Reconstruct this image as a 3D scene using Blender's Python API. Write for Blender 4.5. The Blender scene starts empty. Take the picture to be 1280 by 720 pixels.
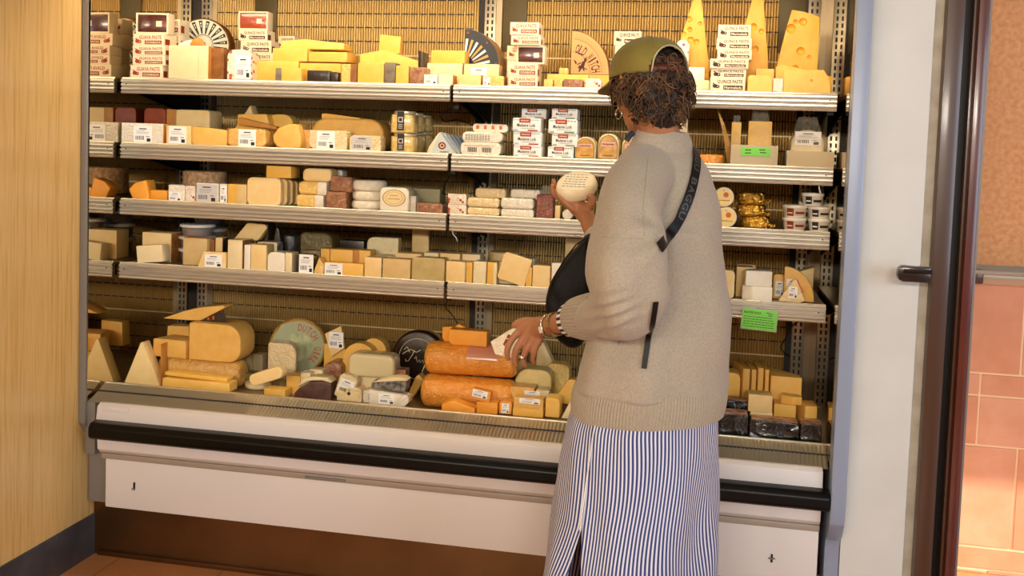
import bpy, bmesh, math, random
from mathutils import Vector, Matrix, Euler, noise
from mathutils.bvhtree import BVHTree
random.seed(7)
S = bpy.context.scene
COL = S.collection
PI = math.pi
# ------------------------------------------------------------ camera
YAW, PITCH, ROLL, FPX, SHY, CH = .1931, .0594, .0349, 1255.0, -98.25, 1.5
CF = Vector((-math.sin(YAW)*math.cos(PITCH), math.cos(YAW)*math.cos(PITCH), -math.sin(PITCH)))
r0 = CF.cross(Vector((0, 0, 1))).normalized(); u0 = r0.cross(CF)
CR = r0*math.cos(ROLL)+u0*math.sin(ROLL); CU = -r0*math.sin(ROLL)+u0*math.cos(ROLL)
CAM = Vector((0, 0, CH))
def ray(px, py):
    return (CF+CR*((px-640)/FPX)+CU*((360+SHY-py)/FPX))
def P(px, py, Y):
    d = ray(px, py); return CAM+d*(Y/d.y)
def PZ(px, py, z):
    d = ray(px, py); return CAM+d*((z-CH)/d.z)
def PX(px, py, X):
    d = ray(px, py); return CAM+d*(X/d.x)
def proj(v):
    d = Vector(v)-CAM; z = d.dot(CF)
    return 640+FPX*d.dot(CR)/z, 360+SHY-FPX*d.dot(CU)/z
cd = bpy.data.cameras.new('camera'); cam = bpy.data.objects.new('camera', cd); COL.objects.link(cam)
cam.matrix_world = Matrix.Translation(CAM) @ Matrix((CR, CU, -CF)).transposed().to_4x4()
cd.sensor_width = 36; cd.lens = FPX*36/1280; cd.shift_y = SHY/1280; cd.clip_start = .05
S.camera = cam
# ------------------------------------------------------------ materials
def lin(h):
    h = h.lstrip('#'); o = []
    for i in (0, 2, 4):
        c = int(h[i:i+2], 16)/255
        o.append(c/12.92 if c <= .04045 else ((c+.055)/1.055)**2.4)
    return (*o, 1)
MT = {}
def mat(name, col, rough=.5, metal=0, **k):
    if name in MT: return MT[name]
    m = bpy.data.materials.new(name); m.use_nodes = True; MT[name] = m
    nt = m.node_tree; b = nt.nodes['Principled BSDF']; N = nt.nodes; L = nt.links
    c = lin(col)
    b.inputs['Base Color'].default_value = c; b.inputs['Roughness'].default_value = rough; b.inputs['Metallic'].default_value = metal
    if 'spec' in k: b.inputs['Specular IOR Level'].default_value = k['spec']
    if k.get('coat'): b.inputs['Coat Weight'].default_value = k['coat']; b.inputs['Coat Roughness'].default_value = k.get('cr', .12)
    if k.get('sss'):
        b.inputs['Subsurface Weight'].default_value = k['sss']; b.inputs['Subsurface Radius'].default_value = (.012, .007, .003); b.inputs['Subsurface Scale'].default_value = 1
    if k.get('sheen'): b.inputs['Sheen Weight'].default_value = k['sheen']; b.inputs['Sheen Roughness'].default_value = .5
    if k.get('trans'): b.inputs['Transmission Weight'].default_value = k['trans']; b.inputs['IOR'].default_value = k.get('ior', 1.3)
    if k.get('alpha'): b.inputs['Alpha'].default_value = k['alpha']
    if k.get('emit'): b.inputs['Emission Color'].default_value = c; b.inputs['Emission Strength'].default_value = k['emit']
    tc = N.new('ShaderNodeTexCoord'); co = tc.outputs['Object']
    if k.get('stretch'):
        mp = N.new('ShaderNodeMapping'); mp.inputs['Scale'].default_value = k['stretch']; L.new(co, mp.inputs[0]); co = mp.outputs[0]
    if k.get('var'):     # (scale, second colour, amount)
        sc, c2, am = k['var']
        n = N.new('ShaderNodeTexNoise'); n.inputs['Scale'].default_value = sc; n.inputs['Detail'].default_value = 4; L.new(co, n.inputs['Vector'])
        r = N.new('ShaderNodeValToRGB'); r.color_ramp.elements[0].position = .38; r.color_ramp.elements[1].position = .64
        r.color_ramp.elements[0].color = (0, 0, 0, 1); r.color_ramp.elements[1].color = (am, am, am, 1); L.new(n.outputs[0], r.inputs[0])
        mx = N.new('ShaderNodeMix'); mx.data_type = 'RGBA'; mx.inputs[6].default_value = c; mx.inputs[7].default_value = lin(c2)
        L.new(r.outputs[0], mx.inputs[0]); L.new(mx.outputs[2], b.inputs['Base Color']); cur = mx.outputs[2]
    else: cur = None
    if k.get('spots'):   # (scale, colour, threshold)
        sc, c2, th = k['spots']
        v = N.new('ShaderNodeTexVoronoi'); v.inputs['Scale'].default_value = sc; L.new(co, v.inputs['Vector'])
        nn = N.new('ShaderNodeTexNoise'); nn.inputs['Scale'].default_value = sc*.5; L.new(co, nn.inputs['Vector'])
        ad = N.new('ShaderNodeMath'); ad.operation = 'MULTIPLY'; L.new(v.outputs['Distance'], ad.inputs[0]); L.new(nn.outputs[0], ad.inputs[1])
        lt = N.new('ShaderNodeMath'); lt.operation = 'LESS_THAN'; L.new(ad.outputs[0], lt.inputs[0]); lt.inputs[1].default_value = th
        mx = N.new('ShaderNodeMix'); mx.data_type = 'RGBA'
        if cur: L.new(cur, mx.inputs[6])
        else: mx.inputs[6].default_value = c
        mx.inputs[7].default_value = lin(c2); L.new(lt.outputs[0], mx.inputs[0]); L.new(mx.outputs[2], b.inputs['Base Color'])
    if k.get('bump'):    # (scale, strength, distance)
        sc, st, di = k['bump']
        n = N.new('ShaderNodeTexNoise'); n.inputs['Scale'].default_value = sc; n.inputs['Detail'].default_value = 5; L.new(co, n.inputs['Vector'])
        if k.get('dist'): n.inputs['Distortion'].default_value = k['dist']
        bp = N.new('ShaderNodeBump'); bp.inputs['Strength'].default_value = st; bp.inputs['Distance'].default_value = di
        L.new(n.outputs[0], bp.inputs['Height'])
        if k.get('coatbump'): L.new(bp.outputs[0], b.inputs['Coat Normal'])
        if not k.get('coatonly'): L.new(bp.outputs[0], b.inputs['Normal'])
    return m
def cheese(n, col, col2=None, **k):
    k.setdefault('bump', (160, .3, .0015)); k.setdefault('sss', .1)
    return mat(n, col, .5, 0, var=(28, col2 or col, .7), **k)
def wrapped(n, col, col2=None, **k):   # cheese under tight clear film
    return mat(n, col, .5, 0, var=(34, col2 or col, .8), coat=1, cr=.16, bump=(44, .75, .012), dist=1.8, coatbump=1, **k)
M_gold = cheese('cheese_golden', '#f3be58', '#f7cb6c')
M_yel = cheese('cheese_yellow', '#efb84c', '#f4c766', spots=(165, '#c99a45', .03))
M_pale = cheese('cheese_pale', '#f3cf88', '#f7dba0', spots=(180, '#d9b976', .028))
M_cream = cheese('cheese_cream', '#efd9a6', '#f5e2b6')
M_white = cheese('cheese_white', '#f2e8d0', '#f8f0dc')
M_tan = cheese('cheese_tan', '#dcbb7c', '#e6c98e', spots=(150, '#b58d4e', .03))
M_oran = cheese('cheese_orange', '#f6a230', '#fab446')
M_gouda = cheese('gouda', '#f3c064', '#eab04c')
M_herb = cheese('cheese_herb', '#c9b377', '#b39c5e', spots=(210, '#6a6a35', .05))
M_vein = cheese('cheese_veined', '#f0e3b8', '#e3d39c', spots=(102, '#5d6a55', .055))
M_cara = cheese('cheese_caramel', '#d98c36', '#c97826')
M_swiss = cheese('swiss', '#efb644', '#e3a636')
M_brick = cheese('cheese_brick_red', '#9a3f18', '#7e2f12')
M_rb = mat('rind_brown', '#9b6428', .6, var=(30, '#75441a', .9), bump=(70, .5, .003))
M_ro = mat('rind_ochre', '#c98a3c', .5, var=(16, '#b5732a', .8), bump=(60, .3, .002))
M_rg = mat('rind_grey', '#6e6252', .8, var=(35, '#8f836d', .9), bump=(90, .6, .003))
M_rk = mat('rind_black', '#1c1512', .35, var=(30, '#3b3029', .8), bump=(60, .4, .002), coat=.6)
M_rw = mat('rind_white', '#efe6d2', .85, var=(40, '#d9cba8', .8), bump=(60, .5, .003))
M_rmix = mat('rind_washed', '#b98450', .8, var=(60, '#dcb98c', .9), bump=(90, .8, .004))
W_yel = wrapped('wrapped_yellow', '#efc05a', '#f5d07a')
W_pale = wrapped('wrapped_pale', '#eed49a', '#f5e0b0')
W_white = wrapped('wrapped_white', '#efe4cc', '#f8f0de')
W_oran = wrapped('wrapped_orange', '#ee9424', '#f8ac40')
W_gold = wrapped('wrapped_gold', '#eeb250', '#f8c870')
W_brown = wrapped('wrapped_brown', '#8a4f2a', '#c08a5c')
W_red = wrapped('wrapped_red', '#7a2f1e', '#a5583c', spots=(60, '#d9b48c', .06))
W_spk = wrapped('wrapped_speckled', '#f0dcc0', '#fff5e6', spots=(52, '#b5482a', .13))
W_green = wrapped('wrapped_olive', '#6b5a2a', '#8a7840')
M_ash = mat('ash_coat', '#4a4640', .8, var=(60, '#9c968a', .9), bump=(80, .9, .004))
M_paper = mat('paper_white', '#f6f2ea', .6)
M_sticker = mat('sticker_white', '#fbfaf6', .45)
M_grey_st = mat('sticker_grey', '#cfcbc6', .45)
M_ink = mat('ink_black', '#1a1818', .6)
M_red = mat('ink_red', '#a8381c', .6)
M_brick_ink = mat('ink_brick', '#8c2a14', .6)
M_plum = mat('ink_plum', '#4c2018', .6)
M_green = mat('label_green', '#79d44a', .6)
M_carton = mat('carton_cream', '#ecdab8', .7, bump=(200, .1, .001))
M_board = mat('carton_grey', '#c0ad8a', .8, bump=(150, .15, .001))
M_guava = mat('fruit_paste_dark', '#4a1a0c', .25, coat=.8, bump=(18, .4, .006))
M_quince = mat('fruit_paste_red', '#a23a0c', .25, coat=.8, bump=(18, .4, .006))
M_alu = mat('brushed_aluminium', '#cfc8bb', .34, .75)
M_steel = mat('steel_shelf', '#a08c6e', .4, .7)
M_dsteel = mat('shelf_underside', '#24170e', .5, .2)  # near-black brown, shadow under the shelves put into the colour
M_stain = mat('stainless', '#d9ccb0', .3, .8)
M_kick = mat('kick_steel', '#7d5a38', .34, .85, var=(3, '#5a3c20', .6))
M_case = mat('case_enamel', '#dfd6d0', .35, coat=.3)
M_case2 = mat('case_ledge', '#a79888', .4, .2)
M_endg = mat('end_frame_grey', '#7f7870', .4, .1)
M_endb = mat('end_frame_blue_grey', '#929bb0', .35, .1)
M_black = mat('rubber_black', '#060403', .34, spec=.25)
M_blk = mat('black_plastic', '#0d0b0a', .5, spec=.3)
M_blkbag = mat('black_film', '#0d0c0c', .18, coat=1, bump=(14, .9, .02), dist=1, coatbump=1)
M_mirror = mat('mirror_panel', '#d8cdb8', .02, 1)
M_clear = mat('clear_plastic', '#fff4da', .08, alpha=.12, coat=1, bump=(45, 1, .02), dist=1.5, coatbump=1)
M_tubcl = mat('clear_tub', '#f4efe4', .12, alpha=.22, coat=.6)
M_lid = mat('lid_white', '#ece4d6', .35)
M_glass = mat('jar_glass', '#f2e3a0', .05, alpha=.35, coat=1)
M_feta = mat('jar_oil', '#f0b42c', .2, var=(90, '#f8e6a0', .9), coat=1)
M_olive = mat('stewed_red', '#7c2c10', .4, var=(40, '#4a3416', .9))
M_foil = mat('gold_foil', '#e0b04a', .16, 1, bump=(42, 1, .02), dist=1.6)
M_blue = mat('print_blue', '#8fa5c0', .5)
M_grn2 = mat('print_green', '#6f8a4a', .5)
M_gold_ink = mat('print_gold', '#c79a3a', .4)
M_skin = mat('skin', '#b27a55', .5, sss=.04, var=(8, '#a36a48', .5), bump=(180, .15, .001))
M_text_o = mat('ink_orange', '#d2602a', .5)

# ------------------------------------------------------------ mesh builder
_txt = {}
def text_mesh(s):
    if s in _txt: return _txt[s]
    c = bpy.data.curves.new('t', 'FONT'); c.body = s; c.size = 1; c.resolution_u = 2; c.offset = .018
    o = bpy.data.objects.new('t', c); COL.objects.link(o)
    dg = bpy.context.evaluated_depsgraph_get(); m = bpy.data.meshes.new_from_object(o.evaluated_get(dg))
    vs = [v.co.copy() for v in m.vertices]; fs = [tuple(p.vertices) for p in m.polygons]
    x0 = min(v.x for v in vs); x1 = max(v.x for v in vs); y0 = min(v.y for v in vs); y1 = max(v.y for v in vs)
    vs = [((v.x-x0)/(x1-x0), (v.y-y0)/(y1-y0)) for v in vs]
    bpy.data.objects.remove(o); bpy.data.curves.remove(c); bpy.data.meshes.remove(m)
    _txt[s] = (vs, fs); return _txt[s]
class B:
    def __init__(s): s.v = []; s.f = []; s.m = []; s.mats = []; s.M = Matrix()
    def mi(s, m):
        if m not in s.mats: s.mats.append(m)
        return s.mats.index(m)
    def add(s, vs, fs, m, M=None):
        n = len(s.v); T = s.M @ M if M else s.M
        s.v += [T @ Vector(v) for v in vs]; i = s.mi(m)
        for f in fs: s.f.append([n+a for a in f]); s.m.append(i)
        return s
    def bm(s, bm, m, M=None):
        bm.verts.index_update()
        s.add([v.co.copy() for v in bm.verts], [[v.index for v in f.verts] for f in bm.faces], m, M); bm.free(); return s
    def prism(s, pts, d, m, bev=0, M=None, seg=2, taper=1):
        """outline in XZ (front at y=0) extruded to y=d"""
        b = bmesh.new(); n = len(pts)
        cx = sum(p[0] for p in pts)/n; cz = sum(p[1] for p in pts)/n
        A = [b.verts.new((x, 0, z)) for x, z in pts]; C = [b.verts.new((cx+(x-cx)*taper, d, cz+(z-cz)*taper)) for x, z in pts]
        b.faces.new(A); b.faces.new(C[::-1])
        for i in range(n): j = (i+1) % n; b.faces.new((A[j], A[i], C[i], C[j]))
        bmesh.ops.recalc_face_normals(b, faces=b.faces)
        if bev:
            es = [e for e in b.edges if e.calc_face_angle(0) > .5]
            bmesh.ops.bevel(b, geom=es, offset=bev, segments=seg, profile=.6, affect='EDGES', clamp_overlap=True)
        return s.bm(b, m, M)
    def box(s, x0, x1, y0, y1, z0, z1, m, bev=0, M=None, seg=2):
        T = Matrix.Translation((0, y0, 0)); T = (M @ T) if M else T
        return s.prism([(x0, z0), (x1, z0), (x1, z1), (x0, z1)], y1-y0, m, bev, T, seg)
    def plan(s, pts, h, m, bev=0, M=None, seg=2):
        """outline in XY extruded up z"""
        R = Matrix(((1, 0, 0, 0), (0, 0, 1, 0), (0, 1, 0, 0), (0, 0, 0, 1)))
        b = B(); b.prism(pts, h, m, bev, None, seg)
        T = (M or Matrix()) @ R
        return s.add(b.v, [f[::-1] for f in b.f], m, T)
    def lathe(s, prof, n, m, M=None, a0=0, a1=2*PI):
        vs = []; fs = []; full = abs(a1-a0-2*PI) < 1e-6; k = len(prof); c = n if full else n+1
        for i in range(c):
            a = a0+(a1-a0)*i/n
            for r, z in prof: vs.append((r*math.cos(a), r*math.sin(a), z))
        for i in range(n):
            j = (i+1) % c
            for q in range(k-1): fs.append((i*k+q, j*k+q, j*k+q+1, i*k+q+1))
        return s.add(vs, fs, m, M)
    def disc(s, r, h, m, bev=.01, n=40, M=None):
        b = min(bev, h*.49, r*.5); pr = [(0, 0), (r-b, 0)]
        for i in range(1, 4): a = i/4*PI/2; pr.append((r-b+b*math.sin(a), b-b*math.cos(a)))
        pr += [(r, b), (r, h-b)]
        for i in range(1, 4): a = i/4*PI/2; pr.append((r-b+b*math.cos(a), h-b+b*math.sin(a)))
        pr += [(r-b, h), (0, h)]
        return s.lathe(pr, n, m, M)
    def tube(s, pts, r, m, n=8, close=False, M=None):
        pts = [Vector(p) for p in pts]; k = len(pts); rr = r if isinstance(r, (list, tuple)) else [r]*k
        vs = []; fs = []; up = Vector((0, 0, 1)); last = None
        for i in range(k):
            t = (pts[(i+1) % k]-pts[i-1]) if close else (pts[min(i+1, k-1)]-pts[max(i-1, 0)])
            t.normalize()
            if last is None: a = t.cross(up if abs(t.z) < .9 else Vector((1, 0, 0)))
            else: a = last-t*last.dot(t)
            a.normalize(); last = a; b = t.cross(a)
            for j in range(n):
                w = 2*PI*j/n; vs.append(pts[i]+(a*math.cos(w)+b*math.sin(w))*rr[i])
        for i in range(k if close else k-1):
            i2 = (i+1) % k
            for j in range(n): fs.append((i*n+j, i*n+(j+1) % n, i2*n+(j+1) % n, i2*n+j))
        if not close: fs.append(tuple(range(n))[::-1]); fs.append(tuple((k-1)*n+j for j in range(n)))
        return s.add(vs, fs, m, M)
    def blob(s, c, rad, m, M=None, n=14):
        b = bmesh.new(); bmesh.ops.create_uvsphere(b, u_segments=n*2, v_segments=n, radius=1)
        T = Matrix.Translation(c) @ (M or Matrix()) @ Matrix.Diagonal((*rad, 1)); return s.bm(b, m, T)
    def chain(s, pts, rs, m, n=14):
        """closed sweep with rounded ends for a union by remesh"""
        pts = [Vector(p) for p in pts]
        t0 = (pts[0]-pts[1]).normalized(); t1 = (pts[-1]-pts[-2]).normalized()
        # resample smoothly
        P2 = []; R2 = []
        k = len(pts)
        for i in range(k-1):
            p0 = pts[max(i-1, 0)]; p1 = pts[i]; p2 = pts[i+1]; p3 = pts[min(i+2, k-1)]
            for q in range(5):
                t = q/5; P2.append(.5*((2*p1)+(p2-p0)*t+(2*p0-5*p1+4*p2-p3)*t*t+(3*p1-p0-3*p2+p3)*t**3)); R2.append(rs[i]+(rs[i+1]-rs[i])*t)
        P2.append(pts[-1]); R2.append(rs[-1])
        A = [P2[0]+t0*rs[0]*x for x in (.98, .85, .5)]; AR = [rs[0]*x for x in (.2, .53, .87)]
        Z = [P2[-1]+t1*rs[-1]*x for x in (.5, .85, .98)]; ZR = [rs[-1]*x for x in (.87, .53, .2)]
        return s.tube(A+P2+Z, AR+R2+ZR, m, n)
    def text(s, st, x0, z0, w, h, m, y=0, M=None):
        vs, fs = text_mesh(st); return s.add([(x0+a*w, y, z0+b*h) for a, b in vs], fs, m, M)
    def rect(s, x0, x1, z0, z1, m, y=0, M=None):
        return s.add([(x0, y, z0), (x1, y, z0), (x1, y, z1), (x0, y, z1)], [(0, 1, 2, 3)], m, M)
    def mesh(s, name, ang=38):
        me = bpy.data.meshes.new(name); me.from_pydata(s.v, [], s.f)
        for m in s.mats: me.materials.append(m)
        for i, p in enumerate(me.polygons): p.material_index = s.m[i]; p.use_smooth = True
        me.update()
        try: me.set_sharp_from_angle(angle=math.radians(ang))
        except Exception: pass
        return me
    def build(s, name, parent=None, loc=None, rot=None, ang=38):
        o = bpy.data.objects.new(name, s.mesh(name, ang)); COL.objects.link(o)
        if parent: o.parent = parent
        if loc is not None: o.location = loc
        if rot is not None: o.rotation_euler = rot
        return o
def tag(o, label=None, cat=None, group=None, kind=None):
    if label and len(label.split()) > 16: print('LONGLABEL', label)
    if label: o['label'] = label
    if cat: o['category'] = cat
    if group: o['group'] = group
    if kind: o['kind'] = kind
    return o
def empty(name, loc=(0, 0, 0), rot=(0, 0, 0)):
    o = bpy.data.objects.new(name, None); COL.objects.link(o); o.location = loc; o.rotation_euler = rot; o.empty_display_size = .05; return o
def T(x, y, z): return Matrix.Translation((x, y, z))
def RX(a): return Matrix.Rotation(a, 4, 'X')
def RY(a): return Matrix.Rotation(a, 4, 'Y')
def RZ(a): return Matrix.Rotation(a, 4, 'Z')
# ------------------------------------------------------------ key dimensions
DS, DB = 3.28, 3.845            # shelf front, back wall
XL, XJ, XR = -2.095, -.860, .392
ZS = {1: 1.709, 2: 1.4767, 3: 1.2742, 4: 1.0431, 5: .592}
# ------------------------------------------------------------ setting
def nodes_mat(name):
    m = bpy.data.materials.new(name); m.use_nodes = True; nt = m.node_tree
    return m, nt.nodes, nt.links, nt.nodes['Principled BSDF']
def ramp(N, L, src, stops):
    r = N.new('ShaderNodeValToRGB'); L.new(src, r.inputs[0]); e = r.color_ramp.elements
    while len(e) < len(stops): e.new(.5)
    for i, (p, c) in enumerate(stops): e[i].position = p; e[i].color = lin(c)
    return r
def wood_mat():
    m, N, L, b = nodes_mat('bamboo_veneer')
    tc = N.new('ShaderNodeTexCoord'); mp = N.new('ShaderNodeMapping'); mp.inputs['Scale'].default_value = (1, 22, .5); L.new(tc.outputs['Object'], mp.inputs[0])
    n = N.new('ShaderNodeTexNoise'); n.inputs['Scale'].default_value = 5; n.inputs['Detail'].default_value = 6; L.new(mp.outputs[0], n.inputs['Vector'])
    mp2 = N.new('ShaderNodeMapping'); mp2.inputs['Scale'].default_value = (1, 90, 1.2); L.new(tc.outputs['Object'], mp2.inputs[0])
    n2 = N.new('ShaderNodeTexNoise'); n2.inputs['Scale'].default_value = 6; n2.inputs['Detail'].default_value = 3; L.new(mp2.outputs[0], n2.inputs['Vector'])
    mx = N.new('ShaderNodeMath'); mx.operation = 'ADD'; L.new(n.outputs[0], mx.inputs[0]); L.new(n2.outputs[0], mx.inputs[1])
    h = N.new('ShaderNodeMath'); h.operation = 'MULTIPLY'; h.inputs[1].default_value = .5; L.new(mx.outputs[0], h.inputs[0])
    r = ramp(N, L, h.outputs[0], [(.34, '#c4964e'), (.46, '#dfb671'), (.56, '#e8c483'), (.66, '#d9b06a')])
    L.new(r.outputs[0], b.inputs['Base Color']); b.inputs['Roughness'].default_value = .35; b.inputs['Coat Weight'].default_value = .3
    return m
def floor_mat():
    m, N, L, b = nodes_mat('floor_tile')
    tc = N.new('ShaderNodeTexCoord'); br = N.new('ShaderNodeTexBrick'); br.offset = 0
    br.inputs['Scale'].default_value = 1; br.inputs['Brick Width'].default_value = .4; br.inputs['Row Height'].default_value = .4; br.inputs['Mortar Size'].default_value = .004
    br.inputs['Color1'].default_value = lin('#cf8f5c'); br.inputs['Color2'].default_value = lin('#c07e4a'); br.inputs['Mortar'].default_value = lin('#7a5638')
    L.new(tc.outputs['Object'], br.inputs['Vector'])
    n = N.new('ShaderNodeTexNoise'); n.inputs['Scale'].default_value = 6; n.inputs['Detail'].default_value = 6; L.new(tc.outputs['Object'], n.inputs['Vector'])
    mx = N.new('ShaderNodeMix'); mx.data_type = 'RGBA'; mx.inputs[7].default_value = lin('#a86c3e'); L.new(n.outputs[0], mx.inputs[0]); L.new(br.outputs[0], mx.inputs[6])
    L.new(mx.outputs[2], b.inputs['Base Color']); b.inputs['Roughness'].default_value = .3
    return m
def tile_mat(b1, b2, mortar, w, h, name, stucco=False):
    m, N, L, b = nodes_mat(name)
    tc = N.new('ShaderNodeTexCoord'); sp = N.new('ShaderNodeSeparateXYZ'); L.new(tc.outputs['Object'], sp.inputs[0])
    cb = N.new('ShaderNodeCombineXYZ'); L.new(sp.outputs[0], cb.inputs[0]); L.new(sp.outputs[2], cb.inputs[1])
    n = N.new('ShaderNodeTexNoise'); n.inputs['Scale'].default_value = 4 if not stucco else 55; n.inputs['Detail'].default_value = 6; L.new(tc.outputs['Object'], n.inputs['Vector'])
    if stucco:
        r = ramp(N, L, n.outputs[0], [(.3, b1), (.7, b2)]); L.new(r.outputs[0], b.inputs['Base Color'])
        bp = N.new('ShaderNodeBump'); bp.inputs['Strength'].default_value = .8; bp.inputs['Distance'].default_value = .01; L.new(n.outputs[0], bp.inputs['Height']); L.new(bp.outputs[0], b.inputs['Normal'])
    else:
        br = N.new('ShaderNodeTexBrick'); br.offset = .37; br.inputs['Scale'].default_value = 1; br.inputs['Brick Width'].default_value = w; br.inputs['Row Height'].default_value = h
        br.inputs['Mortar Size'].default_value = .004; br.inputs['Color1'].default_value = lin(b1); br.inputs['Color2'].default_value = lin(b2); br.inputs['Mortar'].default_value = lin(mortar)
        L.new(cb.outputs[0], br.inputs['Vector'])
        mx = N.new('ShaderNodeMix'); mx.data_type = 'RGBA'; mx.inputs[7].default_value = lin('#d98f6c'); L.new(br.outputs[0], mx.inputs[6])
        sc = N.new('ShaderNodeMath'); sc.operation = 'MULTIPLY'; sc.inputs[1].default_value = .5; L.new(n.outputs[0], sc.inputs[0]); L.new(sc.outputs[0], mx.inputs[0])
        L.new(mx.outputs[2], b.inputs['Base Color'])
    b.inputs['Roughness'].default_value = .7
    return m
M_wood = wood_mat(); M_floor = floor_mat()
M_wallw = mat('plaster_white', '#dcdad2', .6, var=(5, '#cfcdc4', .5), bump=(14, .15, .004))
M_plast = mat('plaster_cracked', '#b5ad9b', .8, var=(14, '#cdc7b8', .9), bump=(18, .9, .01))
M_maroon = mat('door_maroon', '#5e2417', .3, coat=.4, var=(4, '#4a180f', .6))
M_dkbr = mat('door_dark_brown', '#4a2d1a', .35, coat=.3)
M_handle = mat('handle_bronze', '#2a1a12', .3, .4, coat=.4)
M_rail = mat('rail_metal', '#b9b3a6', .42, .5)
M_base = mat('baseboard_slate', '#3c3f47', .4, var=(9, '#5a5a5e', .6), spots=(26, '#a9a6a2', .02))
M_room = mat('room_paint', '#6b5a44', .8)
def st(b, name, **k): return tag(b.build(name, **k), kind='structure')
XW = XL-.018
st(B().box(-4.5, 5.5, -3.2, 5.2, -.06, 0, M_floor), 'floor')
st(B().box(XW-.05, XW, -3.2, DS+.7, .148, 3.0, M_wood), 'wall_left')
st(B().box(XW-.05, XW+.006, -3.2, 3.184, 0, .148, M_base, .001), 'baseboard_left')
st(B().box(XW-.05, 3.6, -3.2, 3.2, 3.0, 3.06, M_room).box(XW-.05, .9, 3.2, 4.2, 3.0, 3.06, M_room), 'ceiling')
st(B().box(3.6, 3.66, -3.2, 2.55, 0, 3.06, M_room), 'wall_side')
st(B().box(-2.2, .46, DB+.12, DB+.18, 0, 3.0, M_room), 'wall_back')
st(B().box(XW-.05, 3.6, -3.26, -3.2, 0, 3.0, M_room), 'wall_front')
# white pier, plaster strip, door stile: all facing the room at Y = YP
YP = 3.12
xp0 = PX(0, 0, 1).x if False else None
def Xat(px, py, Y): return P(px, py, Y).x
x_e1 = Xat(1068, 360, YP)          # right edge of the case end frame
x_w1 = Xat(1149, 360, YP); x_s1 = Xat(1161, 360, YP); x_d1 = Xat(1219, 360, YP-.05)
st(B().box(x_e1, x_w1, YP, 4.2, 0, 3.0, M_wallw, .004), 'wall_right')
st(B().box(x_w1, x_s1+.01, YP+.012, 4.2, 0, 3.0, M_plast, .003), 'trim_1')
# door stile with stepped profile
d = B(); w = x_d1-x_s1; q = YP-.06
d.box(x_s1, x_s1+w*.42, q+.03, q+.12, 0, 2.6, M_dkbr, .003)
d.box(x_s1+w*.42, x_s1+w*.60, q+.045, q+.12, 0, 2.6, M_blk, .002)
d.box(x_s1+w*.60, x_s1+w*.68, q+.02, q+.12, 0, 2.6, M_dkbr, .003)
d.box(x_s1+w*.68, x_s1+w*.93, q, q+.12, 0, 2.6, M_maroon, .005)
d.box(x_s1+w*.93, x_s1+w, q+.012, q+.12, 0, 2.6, M_endg, .002)
door_ = st(d, 'door_1')
HZ_=0
hz = P(1140, 341, YP-.1).z; hx0 = Xat(1121, 340, YP-.1); hx1 = Xat(1163, 340, YP-.1)
h = B(); hh = .026
pts = [(hx0, hz-hh*.35), (hx0, hz+hh*.35)] + [(hx0+.012+.012*math.sin(a)-.012, hz+hh*.5+.005*math.sin(a)) for a in (0.3, 1.2)] + [(hx1, hz+hh*.5), (hx1, hz-hh), (hx0+.02, hz-hh)]
h.prism([(hx0, hz-hh*.3), (hx0+.004, hz-hh*.8), (hx0+.016, hz-hh), (hx1, hz-hh), (hx1, hz+hh*.7), (hx0+.012, hz+hh*.8), (hx0+.003, hz+hh*.5)], .035, M_handle, .006, T(0, YP-.115, 0))
h.tube([(hx0+.014, YP-.118, hz+.006), (hx1, YP-.118, hz+.006)], .006, M_handle)
hd = h.build('door_handle'); hd.parent = door_; hd['label'] = 'dark bronze push handle'
# outdoor wall beyond the doorway
YT = 3.9
M_tile = tile_mat('#e8a07e', '#dd9470', '#f0c89a', .34, .36, 'wall_tile_salmon')
M_stucco = tile_mat('#d8935a', '#eab07c', '', 1, 1, 'stucco_orange', True)
zr = P(1250, 358, YT).z
M_mort = mat('mortar_cream', '#f6d2a8', .8); M_t1 = mat('tile_salmon', '#d99674', .6, var=(9, '#cf8a66', .8), bump=(60, .15, .002)); M_t2 = mat('tile_salmon_light', '#dea182', .6, var=(9, '#d3936f', .8), bump=(60, .15, .002))
tw = B(); tw.box(.6, 5.5, YT, YT+.1, 0, zr, M_mort)
rows_ = [(355, 466, 1279), (468.5, 494, 1225), (496.5, 556.5, 1222), (559, 683, 1268), (686, 711, 1340), (713.5, 800, 1230)]
for i, (ya, yb_, xj) in enumerate(rows_):
    za = P(1240, ya, YT).z; zb = max(P(1240, yb_, YT).z, .002); xx = P(xj, (ya+yb_)/2, YT).x; wd_ = .62 if i != 1 else .5
    k0 = int((xx-.6)/wd_)+1
    for k_ in range(-k0, 8):
        a = xx+k_*wd_+.004; b2 = a+wd_-.008
        if b2 < .62 or a > 5.3: continue
        tw.box(max(a, .6), b2, YT-.004, YT, zb, za, M_t1 if (k_+i) % 2 else M_t2, .0015, None, 1)
st(tw, 'wall_outside')
st(B().box(.6, 5.5, YT+.01, YT+.1, zr, 4.2, M_stucco), 'wall_outside_upper')
zr2 = P(1250, 345, YT-.05).z
r = B(); r.prism([(0, -.03), (.03, -.036), (.045, -.01), (.045, .015), (.03, .036), (0, .03)], 3.6, M_rail, .004, T(Xat(1214, 345, YT-.06), YT-.0, zr2) @ RZ(-PI/2))
r.tube([(Xat(1216, 345, YT-.06), YT-.062, zr2+.012), (4.6, YT-.062, zr2+.012)], .008, M_rail)
r.box(Xat(1214, 345, YT-.06)-.01, Xat(1230, 345, YT-.06), YT-.06, YT, zr2-.032, zr2+.02, M_dkbr, .006)
tag(r.build('wall_rail'), 'grey metal rail running along the orange outside wall', 'rail')
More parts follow.
